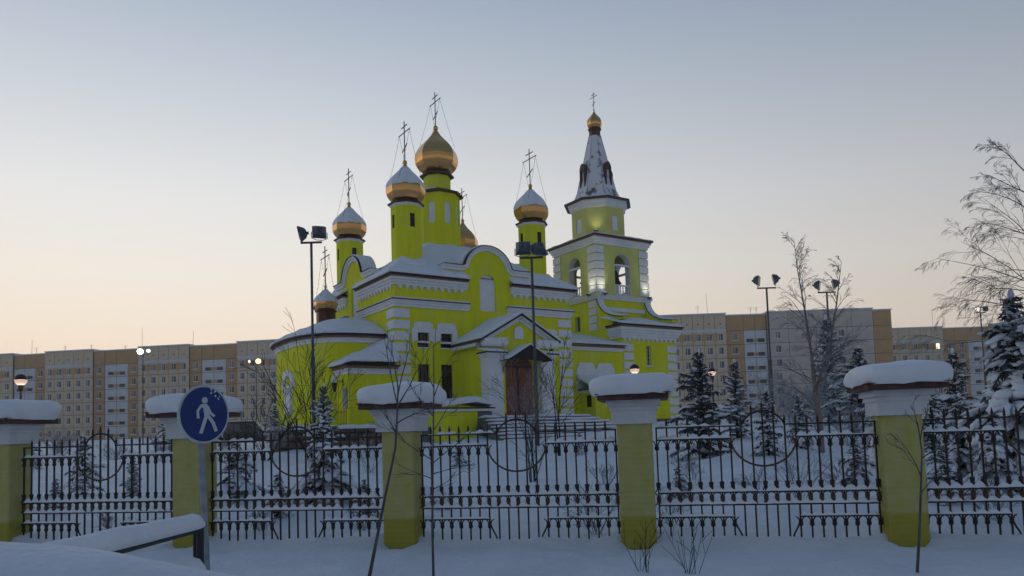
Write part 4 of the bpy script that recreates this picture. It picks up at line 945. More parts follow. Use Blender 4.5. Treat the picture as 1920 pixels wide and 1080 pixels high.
for k in range(5):
    o = PILLARS[k] + FU * (.295) + FV * .25
    t = thing('iron_fence', PN_LABELS[k], 'fence', o, -FAL, 'wrought iron panels of the churchyard fence')
    cx = PW / 2; seed = k * 13.7
    for i in range(NB):
        x = i * SP; mid = 8 <= i <= 12
        if i in (0, NB - 1): zt = 1.645
        elif mid and i in (9, 10, 11): zt = 1.531 + math.sqrt(.309 ** 2 - ((i - 10) * SP) ** 2)
        else: zt = 1.645
        b = place(bar_mesh(.10 if i % 2 else .07, round(zt, 3)), 'bar', t, (x, 0, 0))
        if 0 < i < NB - 1: place(FIN, 'finial', b, (0, 0, zt + .008))
        if i <= 7 or i >= 13: place(CM[0], 'collar', b)
        place(CM[1], 'collar', b); place(CM[2], 'collar', b)
        if i <= 7 or i >= 13: place(CM[3], 'collar', b)
    rails = [((0, 1.645), (8 * SP, 1.645)), ((12 * SP, 1.645), (PW, 1.645)), ((0, 1.475), (7 * SP, 1.475)), ((13 * SP, 1.475), (PW, 1.475)), ((0, .735), (PW, .735)), ((0, .565), (PW, .565)), ((0, .40), (7 * SP, .40)), ((13 * SP, .40), (PW, .40))]
    for (xa, za), (xb, zb) in rails:
        MB().box(xa - .012, xb + .012, -.016, .016, za - .011, za + .011).build('rail', IRON, t)
    a0 = math.degrees(math.asin((1.645 - 1.531) / .309))
    MB().tube([(cx + .309 * math.cos(R(q)), 0, 1.531 + .309 * math.sin(R(q))) for q in [180 - a0 + (2 * a0 - 180) * j / 20 for j in range(21)]], .014, 6).build('arch', IRON, t)
    MB().tube([(cx + .433 * math.cos(R(q)), -.012, 1.485 + .40 * math.sin(R(q))) for q in [180 + 180 * j / 28 for j in range(29)]], .014, 6).build('hoop', BRONZE, t)
    for s in (-1, 1):
        xb = cx + s * 3 * SP
        MB().tube([(xb, 0, .40), (xb - s * .012, 0, .32), (xb - s * .04, 0, .25), (xb - s * .085, 0, .17), (xb - s * .10, 0, .12)], .013, 5).build('tail_scroll', IRON, t)
    rail_snow(.01, 7 * SP, 1.487, .055, seed + 1, t, wid=.022); rail_snow(13 * SP, PW - .01, 1.487, .055, seed + 2, t, wid=.022)
    rail_snow(.01, PW - .01, .747, .078, seed + 3, t, wid=.02); rail_snow(.01, PW - .01, .577, .072, seed + 4, t, wid=.02)
    rail_snow(.01, 7 * SP, .412, .055, seed + 5, t, wid=.022); rail_snow(13 * SP, PW - .01, .412, .055, seed + 6, t, wid=.022)
    if k in (1, 2, 3):
        a, b = ((.02, 5 * SP), (.1, 7.7 * SP), (.02, 7.5 * SP))[k - 1]; rail_snow(a, b, 1.656, .035, seed + 7, t, wid=.02)

# ------------------------------------------------------------------ pedestrian sign
SG = thing('road_sign', 'round blue pedestrian sign with a white walking figure on a frosty leaning pole', 'sign', (-3.085, 7.62, 0), 0)
top = Vector((-3.24, 7.8, 1.94)) - Vector(SG.location)
MB().tube([(-.02, .015, -.3), tuple(top + Vector((-.07, .08, .22)))], .034, 10).build('pole', mat('frosty_pole', (.34, .36, .40), .7, var=.4, vscale=7), SG)
BLUE = mat('sign_blue', (.012, .045, .20), .45, var=.25, vscale=5)
yaw = R(59); n_ = Vector((math.sin(yaw), -math.cos(yaw), -.03)).normalized(); u_ = Vector((math.cos(yaw), math.sin(yaw), .05)).normalized(); w_ = u_.cross(n_) * -1
w_ = n_.cross(u_) * -1 if n_.cross(u_).z < 0 else n_.cross(u_)
top_d = top + n_ * .035
def sp3(a, b, d=0): return top_d + u_ * a + w_ * b + n_ * d
RS = .305
def disc(m, r, d0, d1, n=48):
    a = [sp3(r * math.cos(2 * math.pi * i / n), r * math.sin(2 * math.pi * i / n), d0) for i in range(n)]; b = [sp3(r * math.cos(2 * math.pi * i / n), r * math.sin(2 * math.pi * i / n), d1) for i in range(n)]
    m.add(a + b, [tuple(range(n - 1, -1, -1)), tuple(range(n, 2 * n))] + [(i, (i + 1) % n, n + (i + 1) % n, n + i) for i in range(n)]); return m
disc(MB(), RS, -.02, 0).build('rim', mat('sign_white', (.55, .57, .60), .6, var=.2, vscale=9), SG)
disc(MB(), RS * .925, .0005, .004).build('disc', BLUE, SG)
fig = MB()
def fpoly(pts, d=.008):
    k = len(pts); q = [(x / 120 * RS, -y / 152 * RS) for x, y in pts]
    fig.add([sp3(x, y, .0045) for x, y in q] + [sp3(x, y, d) for x, y in q], [tuple(range(k - 1, -1, -1)), tuple(range(k, 2 * k))] + [(i, (i + 1) % k, k + (i + 1) % k, k + i) for i in range(k)])
fpoly([(2 + 14 * math.cos(R(20 * i)), -72 + 17 * math.sin(R(20 * i))) for i in range(18)])
fpoly([(-20, -50), (-8, -54), (10, -53), (16, -46), (24, 14), (4, 20), (-2, 10), (-6, -30)], .0082)
def limb(pts, w, d):
    L_, R_ = [], []
    for i, p in enumerate(pts):
        a, b = Vector(pts[max(0, i - 1)]), Vector(pts[min(len(pts) - 1, i + 1)]); t = (b - a).normalized(); L_.append((p[0] - t.y * w, p[1] + t.x * w)); R_.append((p[0] + t.y * w, p[1] - t.x * w))
    fpoly(L_ + R_[::-1], d)
limb([(-14, -48), (-33, -18), (-31, 20)], 6, .0084); limb([(14, -40), (26, -8), (46, 14)], 6, .0086)
limb([(6, 12), (-8, 55), (-22, 98)], 8, .0088); limb([(16, 10), (38, 46), (52, 92)], 8, .009)
fig.build('walking_figure', mat('sign_figure_white', (.56, .58, .62), .6), SG)
MB().tube([sp3(-.06, .1, -.03), sp3(.06, .1, -.03)], .02, 5).tube([sp3(-.06, -.12, -.03), sp3(.06, -.12, -.03)], .02, 5).build('clamp', GALV, SG)
rs2 = random.Random(4); m = MB()
for i in range(12):
    a = R(rs2.uniform(35, 75)); r = RS * rs2.uniform(.74, .95); s = rs2.uniform(.004, .011); m.blob(sp3(r * math.cos(a), r * math.sin(a), .006), (u_ * s, w_ * s * 1.4, n_ * .006), n=5, m=3)
m.build('stuck_snow', SNOW, SG)

# ------------------------------------------------------------------ pipe barrier with snow
BR = thing('pipe_barrier', 'dark pipe railing loaded with thick snow in the left foreground', 'barrier', (-2.985, 7.12, 0), 0)
MB().tube([(0, 0, -.3), (0, 0, .88)], .036, 10).box(-.05, .045, -.04, .04, .845, .88).build('post', POLE, BR)
MB().tube([(-.06, .03, .42), (-.06, .03, .86)], .018, 8).build('stub_post', POLE, BR)
dv = Vector((-.19, -2.0, 0)).normalized()
for z, tk, ln in ((.83, .155, 3.2), (.42, .15, 3.2)):
    rl = MB().tube([(0, 0, z), tuple(dv * ln + Vector((0, 0, z - .02)))], .027, 10).build('rail', POLE, BR)
    m = MB(); n = 60; vs = []
    for i in range(n + 1):
        d = .03 + (ln - .03) * i / n; e = min(1, (d / .10)) ** .5
        h = tk * e * (1 + .12 * noise.noise(Vector((d * 2.2, z * 9, 4)))); w = .075 * (.8 + .2 * e) * (1 + .15 * noise.noise(Vector((d * 3, z * 3, 9))))
        for qx, qz in ((-.55, -.04), (-1, .10), (-1.1, .35), (-.95, .65), (-.6, .9), (0, 1), (.6, .9), (.95, .65), (1.1, .35), (1, .10), (.55, -.04)):
            p = dv * d; vs.append((p.x + qx * w * .98, p.y, z + .018 + qz * h))
    m.add(vs, [(i * 11 + j, (i + 1) * 11 + j, (i + 1) * 11 + j + 1, i * 11 + j + 1) for i in range(n) for j in range(10)], 0, True); m.add(vs[:11], [tuple(range(11))], 0, True)
    m.build('rail_snow', SNOW, rl)
pp = dv * 1.55; MB().tube([(pp.x, pp.y, -.3), (pp.x, pp.y, .80)], .035, 8).build('post', POLE, BR)
# ------------------------------------------------------------------ floodlight masts
FLM = MB()
FLM.taper(0, 0, .20, .17, 0, .20, .17, .045)
FLM.v = [(x, z, y) for x, y, z in FLM.v]
def flood(parent, loc, yaw, tilt, lit=None, s=1.0):
    if isinstance(lit, tuple): lit, s = lit[0], lit[1] * s
    m = MB()
    # lens faces -y; body tapers backwards
    a = lambda w, h, y: [(-w, y, -h), (w, y, -h), (w, y, h), (-w, y, h)]
    m.add(a(.27, .24, -.05) + a(.27, .24, .02) + a(.15, .17, .20) + a(.11, .09, .26), [(0, 1, 2, 3), (12, 15, 14, 13)] + [(4 * k + i, 4 * k + (i + 1) % 4, 4 * k + 4 + (i + 1) % 4, 4 * k + 4 + i) for k in range(3) for i in range(4)])
    m.box(-.05, .05, .2, .34, -.07, .03)
    rot = Matrix.Rotation(yaw, 4, 'Z') @ Matrix.Rotation(tilt, 4, 'X')
    o = m.build('floodlight', HOUSING, parent); o.matrix_local = Matrix.Translation(loc) @ rot @ Matrix.Scale(s, 4)
    g = MB(); g.add(a(.25, .22, -.054), [(0, 1, 2, 3)]) if lit is None else g.blob((0, -.05, 0), ((.27, 0, 0), (0, .16, 0), (0, 0, .25)), n=16, m=10); gm = mat('floodlight_glass', (.10, .12, .15), .2, spec=.6) if lit is None else lit
    g.build('lens', gm, o)
    y = MB().tube([(-.30, 0, 0), (-.30, 0, -.26), (-.12, 0, -.34), (.12, 0, -.34), (.30, 0, -.26), (.30, 0, 0)], .018, 5).build('yoke', GALV, o)
    return o
def mast(x, y, zt, label, heads, half=.42, r0=.075, r1=.05, bar_yaw=0, lit=None, hs=1.0):
    zb = ground(x, y)
    t = thing('floodlight_mast', label, 'floodlight', (x, y, zb), 0, 'floodlight masts of the churchyard')
    h = zt - zb
    MB().tube([(0, 0, -.5), (0, 0, h * .45)], r0, 10).tube([(0, 0, h * .44), (0, 0, h)], r1, 10).build('pole', mat('mast_paint', (.05, .055, .065), .5, col2=(.10, .11, .13), vscale=3), t)
    c, s = math.cos(bar_yaw), math.sin(bar_yaw)
    MB().sqbar((-half * c, -half * s, h), (half * c, half * s, h), .07).build('crossbar', BRONZE if lit is None else POLE, t)
    for dx, dz, yw, tl, ht in heads:
        flood(t, (dx * c, dx * s, h + dz), yw, tl, ht, hs)
    return t
HOT = mat('lit_floodlight_lens', (1, 1, 1), .3, emit=(1, .93, .70), estr=14)
HOTW = mat('warm_lit_floodlight_lens', (1, 1, 1), .3, emit=(1, .64, .26), estr=2.4)
HOT2 = mat('half_lit_floodlight_lens', (1, 1, 1), .3, emit=(1, .92, .78), estr=1.6)
mast(-7.72, 29, 9.35, 'floodlight mast in front of the apse with two dark lamps against the sky', [(-.44, .36, R(-80), R(12), None), (.32, .40, R(200), R(12), None)])
mast(.86, 27, 8.0, 'floodlight mast in front of the church door, two lamps seen from behind', [(-.30, .36, R(170), R(10), None), (.28, .28, R(195), R(38), None)])
mast(13.9, 40, 8.99, 'left one of the two floodlight masts beside the bare birch', [(-.42, .42, R(60), R(8), None), (.42, .46, R(-105), R(12), None)], .5)
mast(17.99, 42, 9.0, 'right one of the two masts by the birch, behind its twigs', [(-.42, .42, R(60), R(8), None), (.42, .46, R(-105), R(12), None)], .5)
mast(-42.05, 85, 11.9, 'lit mast in front of the left apartment block, farther left of two', [(-.3, .3, R(15), R(5), (HOT, 1.15)), (.62, .36, R(40), R(5), (HOT2, .8))], .6, lit=HOT, hs=1.05)
mast(-30.85, 90, 11.0, 'lit mast close to the apse, right one of two with glowing lamps', [(-.75, .2, R(-40), R(5), (HOT2, .7)), (.3, .2, R(0), R(5), (HOTW, 1.2))], .7, lit=HOT, hs=1.05)
mast(38.0, 60, 10.1, 'slender mast with small lit lamps beside the snowy spruce at the right edge', [(-.2, .3, R(-20), R(10), (HOT2, .8)), (.4, .3, R(200), R(8), None)], .4, hs=.8)
# ------------------------------------------------------------------ globe lamps
def globe_lamp(x, y, z, label, r=.22, en=18):
    zb = ground(x, y); t = thing('globe_lamp', label, 'street lamp', (x, y, zb), 0, 'lit globe lamps of the churchyard'); h = z - zb
    MB().tube([(0, 0, -.4), (0, 0, h - r * 1.25)], .04, 8).lathe([(.05, h - r * 1.9), (.09, h - r * 1.3), (.11, h - r * 1.0), (.07, h - r * .9)], 12, caps=True).build('post', POLE, t)
    MB().lathe([(r, h + .0), (r * .98, h + r * .2), (r * .87, h + r * .5), (r * .6, h + r * .8), (r * .25, h + r * .97), (.01, h + r)], 20, smooth=True).build('cap', mat('dark_red_lamp_cap', (.035, .014, .012), .4), t)
    MB().lathe([(r * .98, h), (r * .85, h - r * .5), (r * .5, h - r * .86), (r * .3, h - r * .95)], 20, smooth=True).build('glass_bowl', mat('glowing_bowl', (.9, .7, .6), .3, emit=(1, .62, .45), estr=.45), t)
    MB().blob((0, 0, h - r * .12), ((r * .62, 0, 0), (0, r * .62, 0), (0, 0, r * .28)), n=12, m=6).build('bulb', mat('lamp_bulb', (1, 1, 1), .3, emit=(1, .90, .74), estr=25), t)
    l = bpy.data.lights.new('globe_glow', 'POINT'); l.energy = en; l.color = (1, .8, .55); l.shadow_soft_size = .2
    lo_ = bpy.data.objects.new('glow', l); COL.objects.link(lo_); lo_.parent = t; lo_.location = (0, 0, h - r * 1.6)
globe_lamp(-18.44, 28, 4.2, 'lit globe lamp at the far left above the first pillar', .225)
globe_lamp(5.28, 32, 4.19, 'lit globe lamp peeking over the pillar before the bell tower', .215)
globe_lamp(10.2, 38, 4.40, 'lit globe lamp beside the dense spruce at right', .21)
globe_lamp(34.9, 60, 5.05, 'small distant lit globe lamp right of the largest pillar', .22)

# ------------------------------------------------------------------ parked car
CAR = thing('parked_car', 'dark off road car parked left of the church, half hidden by the fence', 'car', (-16.6, 47, ground(-16.6, 47) - .25), R(8))
CARM = mat('dark_olive_car_paint', (.025, .026, .022), .3, var=.2, vscale=3, spec=.5)
m = MB(); prof = [(-2.0, .45), (-2.05, .75), (-1.98, 1.0), (-1.9, 1.02), (-1.72, 1.66), (-1.55, 1.72), (.35, 1.72), (.55, 1.66), (1.0, 1.10), (1.9, 1.0), (2.05, .9), (2.08, .5), (1.7, .42), (-1.7, .42)]
m.extr(prof, (0, 0, 0), OA, (0, -1, 0), -.82, .82); m.build('body', CARM, CAR)
wl = [[(-1.58, 1.08), (-.75, 1.08), (-.75, 1.6), (-1.45, 1.6)], [(-.68, 1.08), (.12, 1.08), (.12, 1.6), (-.68, 1.6)], [(.19, 1.08), (.78, 1.08), (.42, 1.58), (.19, 1.6)]]
for w in wl: MB().extr(w, (0, 0, 0), OA, (0, -1, 0), .822, .828).build('side_window', PANES[1], CAR)
for x in (-1.3, 1.3):
    for s in (-1, 1):
        wv = MB().lathe([(.18, -.1), (.34, -.1), (.37, -.06), (.37, .06), (.34, .1), (.18, .1)], 18); wv.v = [(x + a, s * .76 + c, .38 + b) for a, b, c in wv.v]
        wo = wv.build('wheel', IRON, CAR)
        rv = MB().lathe([(.02, .08), (.18, .085), (.2, .09)], 12); rv.v = [(x + a, s * (.76 + c * .9), .38 + b) for a, b, c in rv.v]; rv.build('rim', GALV, wo)
MB().box(2.06, 2.09, -.7, -.4, .72, .88).build('headlight', PVC, CAR); MB().box(2.06, 2.09, .4, .7, .72, .88).build('headlight', PVC, CAR)
rings_snow([(-1.6, -.75), (.4, -.75), (.4, .75), (-1.6, .75)], lambda x, y: 1.72, .08, .12, 4, .2, 5, .02).build('roof_snow', SNOW, CAR)

# ------------------------------------------------------------------ vegetation
HOARN = mat('hoar_frosted_needles', (.06, .075, .08), .85, col2=(.24, .27, .31), vscale=5)
def spruce_meshes(seed, h, rad, heavy=1.0, nbr=80, snow=1.0, dens=1.0, needle=NEEDLE):
    """h = 2 m prototype: boughs spread along the stem, twigs along each bough, snow lying in irregular pads on some of them"""
    rd = random.Random(seed); fo, sn, tr = MB(), MB(), MB()
    tr.tube([(0, 0, -.3), (0, 0, h * .5), (.01, 0, h * .98)], [.03 * h / 2 + .02, .018 * h / 2 + .01, .006], 7)
    up = Vector((0, 0, 1)); lop = rd.uniform(0, 6.28)
    for w in range(nbr):
        f = min(.985, ((w + rd.random()) / nbr) ** .9); z = h * (.05 + .92 * f); a = w * 2.39996 + rd.uniform(-.4, .4)
        L0 = rad * ((1 - f) ** .8) + .05 * h / 2
        Lb = L0 * rd.uniform(.5, 1.2) * (1 + .16 * math.cos(a - lop)) * (1 + .25 * math.sin(f * 17 + seed))
        dr = rd.uniform(.15, .6) * heavy * (1 - .5 * f)
        dirh = Vector((math.cos(a), math.sin(a), 0)); side = Vector((-math.sin(a), math.cos(a), 0)); bend = rd.uniform(-.25, .25)
        P = [Vector((0, 0, z)) + dirh * (Lb * t * (1 - .12 * t * heavy)) + side * (bend * Lb * t * t) + up * (Lb * ((.30 + .5 * f) * t - (dr * 1.6) * t * t)) for t in (0, .2, .4, .6, .8, 1)]
        tr.tube(P, [.010 + .006 * (1 - f)] * 5 + [.003], 4)
        ns = max(4, int(Lb / .045 * dens))
        for q in range(ns):
            t = (q + rd.random()) / ns; i = min(4, int(t * 5)); c = P[i].lerp(P[i + 1], t * 5 - i); tg = (P[i + 1] - P[i]).normalized()
            wdt = Lb * .26 * (1 - .65 * t) + .05
            for s in (-1, 1):
                ln = wdt * rd.uniform(.5, 1.3); dd = (tg * rd.uniform(.5, 1.0) + side * s * rd.uniform(.4, 1) - up * rd.uniform(-.1, .5)).normalized()
                c1 = c + dd * ln; wn = dd.cross(up).normalized() * (.010 + .010 * rd.random()); dn = up * (-.012 - .02 * rd.random())
                m1 = c + dd * ln * .45
                fo.add([c, m1 + wn + dn, c1 + dn * 1.6, m1 - wn + dn, m1 - up * .028], [(0, 1, 2, 3), (0, 4, 2)])
                if rd.random() < .6:
                    d2 = (dd + tg * .6 - up * .3).normalized(); e1 = m1 + d2 * ln * .5; w2 = d2.cross(up).normalized() * .010
                    fo.add([m1, m1.lerp(e1, .5) + w2, e1, m1.lerp(e1, .5) - w2], [(0, 1, 2, 3)])
            ln = .04 + .07 * rd.random(); p1 = c + (tg * .4 - up).normalized() * ln + side * rd.uniform(-.04, .04); wn = tg * .014
            fo.add([c - wn, c + wn, p1], [(0, 1, 2)])
        # snow pads
        if rd.random() < .25: load = .35
        else: load = rd.uniform(.6, 1.3)
        npad = max(1, int(Lb / .11 * snow * load))
        for q in range(npad):
            t = min(.97, .12 + .88 * rd.random() ** .8); i = min(4, int(t * 5)); c = P[i].lerp(P[i + 1], t * 5 - i); tg = (P[i + 1] - P[i]).normalized()
            nn = side.cross(tg).normalized(); nn = nn if nn.z > 0 else -nn
            wv = (Lb * .11 * (1 - .5 * t) + .018) * rd.uniform(.5, 1.3); ln = wv * rd.uniform(1.0, 2.6); th = wv * rd.uniform(.28, .55)
            s0 = rd.choice((-1, 0, 0, 1)); off = side * s0 * wv * rd.uniform(.7, 1.4); ax = (tg + side * s0 * rd.uniform(.2, .8)).normalized()
            sn.blob(c + off + nn * th * .55 - up * abs(s0) * .012, (ax * ln, nn.cross(ax).normalized() * wv, nn * th), n=7, m=5, rnd=rd, jit=.28)
    sn.blob((.01, 0, h * .985), ((.03, 0, 0), (0, .03, 0), (0, 0, .07)), n=6, m=4)
    return tr.mesh('trunk', BARK), fo.mesh('crown', needle), sn.mesh('snow', SNOW)
SPR = [spruce_meshes(1, 2.0, .62, .9, 84, 1.5), spruce_meshes(2, 2.0, .72, 1.3, 60, 1.7), spruce_meshes(3, 2.0, .56, .6, 90, 1.3, 1.0, HOARN), spruce_meshes(4, 2.0, .85, 2.0, 66, 3.0, 1.0), spruce_meshes(9, 2.0, .68, .8, 105, .85, 1.25)]
def spruce(x, y, h, k, label, wid=1.0, rz=0.0, group='young spruces in the churchyard', sink=.08):
    t = thing('spruce_tree', label, 'tree', (x, y, ground(x, y) - sink), rz, group); t.scale = (h / 2 * wid, h / 2 * wid, h / 2)
    for me, n in zip(SPR[k], ('trunk', 'crown', 'snow')):
        o = place(me, n, t)
        if n != 'trunk': o['kind'] = 'stuff'
    return t
SPRUCES = SPRUCE_LIST = [
    # px x, depth Y, height, kind, width, label
    (160, 17.5, 1.45, 1, 1.0, 'small snow laden spruce behind the hoop of the leftmost fence panel'),
    (255, 16.5, 1.05, 2, .9, 'slim little spruce close to the left side of the sign pillar'),
    (448, 15.2, 1.3, 3, 1.3, 'drooping spruce buried in snow just right of the blue sign'),
    (606, 14.6, 1.75, 3, 1.25, 'drooping spruce under heavy snow left of the sapling pillar'),
    (612, 24, 2.6, 2, .95, 'frosted spruce standing before the apse beside the mast'),
    (862, 20, .95, 1, .8, 'tiny spruce in the snow behind the middle fence panel, left'),
    (1088, 22, .75, 0, .8, 'tiniest spruce in the open snow below the vestibule'),
    (1318, 20.5, 3.05, 4, .92, 'dense dark spruce right of the bell tower pillar'),
    (1384, 27, 2.9, 2, 1.0, 'narrow spruce just right of the dense dark one'),
    (1440, 19, 1.75, 0, .95, 'spruce seen through the hoop of the panel before the birch'),
    (1560, 33, 4.9, 2, .9, 'tall frosted spruce right behind the birch'),
    (1618, 26, 3.2, 4, 1.0, 'spruce left of the largest pillar with snowy boughs'),
    (1745, 17, 1.9, 1, .9, 'snowy spruce hugging the right side of the largest pillar'),
    (1795, 19, 2.7, 0, 1.0, 'frosted spruce under the small distant lamp'),
    (1800, 14.5, 1.7, 3, 1.3, 'dome shaped spruce weighed down by snow behind the right panel'),
    (1640, 16.5, 1.35, 3, .9, 'low snow heaped spruce just left of the largest pillar'),
    (60, 26, 1.6, 1, 1.1, 'snowy spruce behind the leftmost pillar'),
    (320, 33, 2.2, 1, 1.0, 'distant snowy spruce left of the sign'),
    (520, 40, 2.0, 1, 1.1, 'distant spruce between the car and the apse'),
    (525, 13.4, .85, 3, 1.3, 'low snow mounded spruce in the hoop of the sign panel'),
    (685, 13.0, .75, 1, 1.2, 'low snowy spruce touching the left side of the sapling pillar'),
    (1268, 13.2, .7, 3, 1.2, 'low snow mounded spruce right of the bell tower pillar'),
    (1600, 13.6, 1.0, 3, 1.2, 'snow mounded spruce behind the right half of the birch panel'),
    (1862, 12.2, 1.35, 3, 1.2, 'bowed snowy spruce below the big one at the right edge'),
    (1765, 12.0, 1.0, 1, 1.2, 'small snowy spruce behind the left bars of the right edge panel'),
    (110, 15.0, .75, 3, 1.2, 'low snow mounded spruce at the left end of the leftmost panel'),
    (1500, 21, 1.6, 1, 1.1, 'snowy spruce left of the birch trunk foot'),
    (1660, 22, 2.3, 1, .9, 'snowy spruce peeking over the rail left of the largest pillar'),
]
def px_ground(px, Y): return ((px - 960) / FOC * Y * 1.0 - .0317 * 0, Y)
for i, (px, Y, h, k, wd, lab) in enumerate(SPRUCES):
    # small correction for the camera roll at ground level
    X = Y * ((px - 960) / FOC) * 1.002 - .004 * Y
    spruce(X, Y, h, k, lab, wd, i * 1.7)
BIGS = spruce_meshes(77, 2.0, .66, 1.7, 120, 2.8, 1.2)
SPR.append(BIGS)
spruce(9.05, 13.4, 3.45, 5, 'big spruce bowed under thick snow at the right edge', 1.12, .6)

def branch(mb, rd, p, d, ln, r, lvl, droop, ang=.7, seg=5, kids=(5, 8), minr=.004):
    pts = [p]; rs_ = [r]; dd = d.normalized()
    for i in range(seg):
        dd = (dd + Vector((rd.uniform(-1, 1), rd.uniform(-1, 1), rd.uniform(-1, 1))) * .10 - Vector((0, 0, droop * (i + 1) / seg))).normalized()
        pts.append(pts[-1] + dd * ln / seg); rs_.append(max(minr, r * (1 - .8 * (i + 1) / seg)))
    mb.tube(pts, rs_, 5 if lvl > 1 else 3, 0, True, False)
    if lvl <= 0: return
    n = rd.randint(*kids)
    for k in range(n):
        t = .22 + .75 * (k + rd.random()) / n; i = min(seg - 1, int(t * seg)); q = pts[i].lerp(pts[i + 1], t * seg - i)
        ax = (pts[i + 1] - pts[i]).normalized(); o = ax.orthogonal().normalized(); o.rotate(Matrix.Rotation(rd.uniform(0, 6.28), 3, ax))
        nd = (ax * math.cos(ang * rd.uniform(.7, 1.2)) + o * math.sin(ang * rd.uniform(.7, 1.2))).normalized()
        branch(mb, rd, q, nd, ln * (1 - .55 * t) * rd.uniform(.45, .7), rs_[i] * .55, lvl - 1, droop * 1.5, ang, max(3, seg - 1), kids, minr)
# birch right of the church
BT = thing('birch_tree', 'bare two stemmed birch with fine drooping twigs right of the church', 'tree', (8.18, 20, ground(8.18, 20)))
rd = random.Random(11); tr, tw = MB(), MB()
s1 = [(0, 0, -.3), (0, 0, .8), (-.06, 0, 1.5), (-.12, 0, 2.6), (-.22, .02, 3.8), (-.36, 0, 4.9), (-.42, 0, 5.8)]; s2 = [(-.07, .02, 1.55), (.12, .05, 2.1), (.45, .1, 3.0), (.68, .1, 4.0), (.80, .1, 4.7), (.88, .1, 5.15)]
tr.tube(s1, [.095, .08, .066, .042, .026, .013, .005], 8); tr.tube(s2, [.045, .04, .032, .020, .011, .004], 7)
tr.build('trunk', mat('birch_bark', (.30, .24, .20), .9, var=.5, vscale=9), BT)
for st, n0, z0_, sc_b in ((s1, 34, 1.0, 1.0), (s2, 24, 1.7, .8)):
    for k in range(n0):
        t = (k + rd.random()) / n0; z = z0_ + (st[-1][2] - z0_) * t
        for a, b in zip(st, st[1:]):
            if a[2] <= z <= b[2]: break
        q = Vector(a).lerp(Vector(b), (z - a[2]) / max(.01, b[2] - a[2])); an = rd.uniform(0, 6.28)
        low = 1 - t
        d = Vector((math.cos(an), math.sin(an) * .8, .9 + .5 * t - .35 * low)); branch(tw, rd, q, d, sc_b * (.34 + 1.35 * low ** .8) * rd.uniform(.7, 1.15), .016 * (1 - .7 * t) + .003, 2, .12 if t > .25 else .05, .55, 6, (4, 6), .0036)
tw.build('crown', mat('birch_twig', (.13, .11, .105), .9, col2=(.34, .35, .38), vscale=4), BT)
# birch hanging in from the right edge
BT2 = thing('birch_tree', 'weeping bare birch whose frosted branches hang in from the right edge', 'tree', (9.9, 12.9, ground(9.9, 12.9)))
rd = random.Random(23); tr, tw = MB(), MB()
tk = [(0, 0, -.3), (-.05, 0, 1.4), (-.1, .1, 2.8), (-.28, .1, 3.8), (-.5, .1, 4.7), (-.68, .1, 5.6)]
tr.tube(tk, [.13, .11, .08, .05, .025, .006], 8); tr.build('trunk', MATS['birch_bark'], BT2)
for (z, dx, dz, ln) in ((2.3, -1, .38, 2.6), (2.5, -1, .55, 2.2), (2.9, -1, .30, 2.3), (2.8, -.9, .95, 2.4), (3.3, -1, .55, 2.2), (3.6, -1, .25, 1.6), (3.8, -.8, 1.1, 1.7), (4.2, -1, .6, 1.3), (4.6, -.6, .9, 1.2), (5.0, -.8, .5, .9), (5.4, -.5, .9, .9), (3.1, -.7, .3, 2.0), (4.0, .9, .5, 1.8), (3.0, .9, .5, 2.0), (3.4, -.3, .6, 1.8)):
    x = lerp_tab([(a[2], a[0]) for a in tk], z)
    branch(tw, rd, Vector((x, .1, z)), Vector((dx, rd.uniform(-.5, .5), dz)), ln, .014, 3, .10, .55, 7, (4, 7), .0024)
tw.build('crown', MATS['birch_twig'], BT2)

def shrub(name, label, cat, x, y, h, n, spread, seed, lvl=1, r=.009, frost=FROST, group=None, kids=(3, 5), droop=.02):
    z = ground(x, y); rd = random.Random(seed); t = tag(bpy.data.objects.new(name, None), label, cat, group, 'thing'); COL.objects.link(t); t.location = (x, y, z)
    m = MB()
    for k in range(n):
        a = rd.uniform(0, 6.28); d = Vector((math.cos(a) * spread * rd.random(), math.sin(a) * spread * rd.random(), 1))
        branch(m, rd, Vector((rd.uniform(-.06, .06), rd.uniform(-.06, .06), -.1)), d, h * rd.uniform(.65, 1.1), r * (1.4 if y > 20 else 1), lvl, droop, .55, 5, kids, .0065 if y > 20 else .003)
    m.build('stems', frost, t); return t
shrub('bare_shrub', 'frosted bare bush in front of the church door', 'shrub', .55, 25, 3.3, 7, .34, 31, 2, .012, FROST, kids=(4, 7))
shrub('bare_shrub', 'dark bare bush fanning out behind the hoop of the middle panel', 'shrub', .38, 16.5, 1.75, 8, .75, 37, 2, .013, BARK, kids=(3, 4))
shrub('bare_shrub', 'thin dark sapling clump left of the vestibule', 'shrub', 1.35, 22, 3.1, 2, .15, 38, 2, .02, BARK, kids=(5, 7))
shrub('bare_shrub', 'bare bush with long rods in front of the green apse', 'shrub', -6.6, 24.5, 3.9, 9, .55, 41, 2, .014, BARK, kids=(4, 6))
shrub('bare_shrub', 'bare bush at the left corner of the apse', 'shrub', -8.6, 26, 2.4, 7, .7, 42, 2, .012, BARK, kids=(3, 5))
shrub('bare_shrub', 'low frosted bush tangled into the middle panel beside its right pillar', 'shrub', 1.15, 10.95, .75, 10, .8, 43, 2, .007, FROST, kids=(3, 5))
shrub('bare_shrub', 'frosted bush at the left end of the panel before the birch', 'shrub', 2.35, 11.3, .65, 9, .9, 44, 2, .006, FROST, kids=(3, 5))
shrub('bare_shrub', 'frosted bush behind the left part of the sign panel', 'shrub', -4.1, 12.3, .5, 9, .9, 45, 2, .006, FROST, kids=(3, 5))
shrub('bare_shrub', 'frosted bush behind the right part of the sign panel', 'shrub', -2.5, 12.1, .55, 9, .9, 46, 2, .006, FROST, kids=(3, 5))
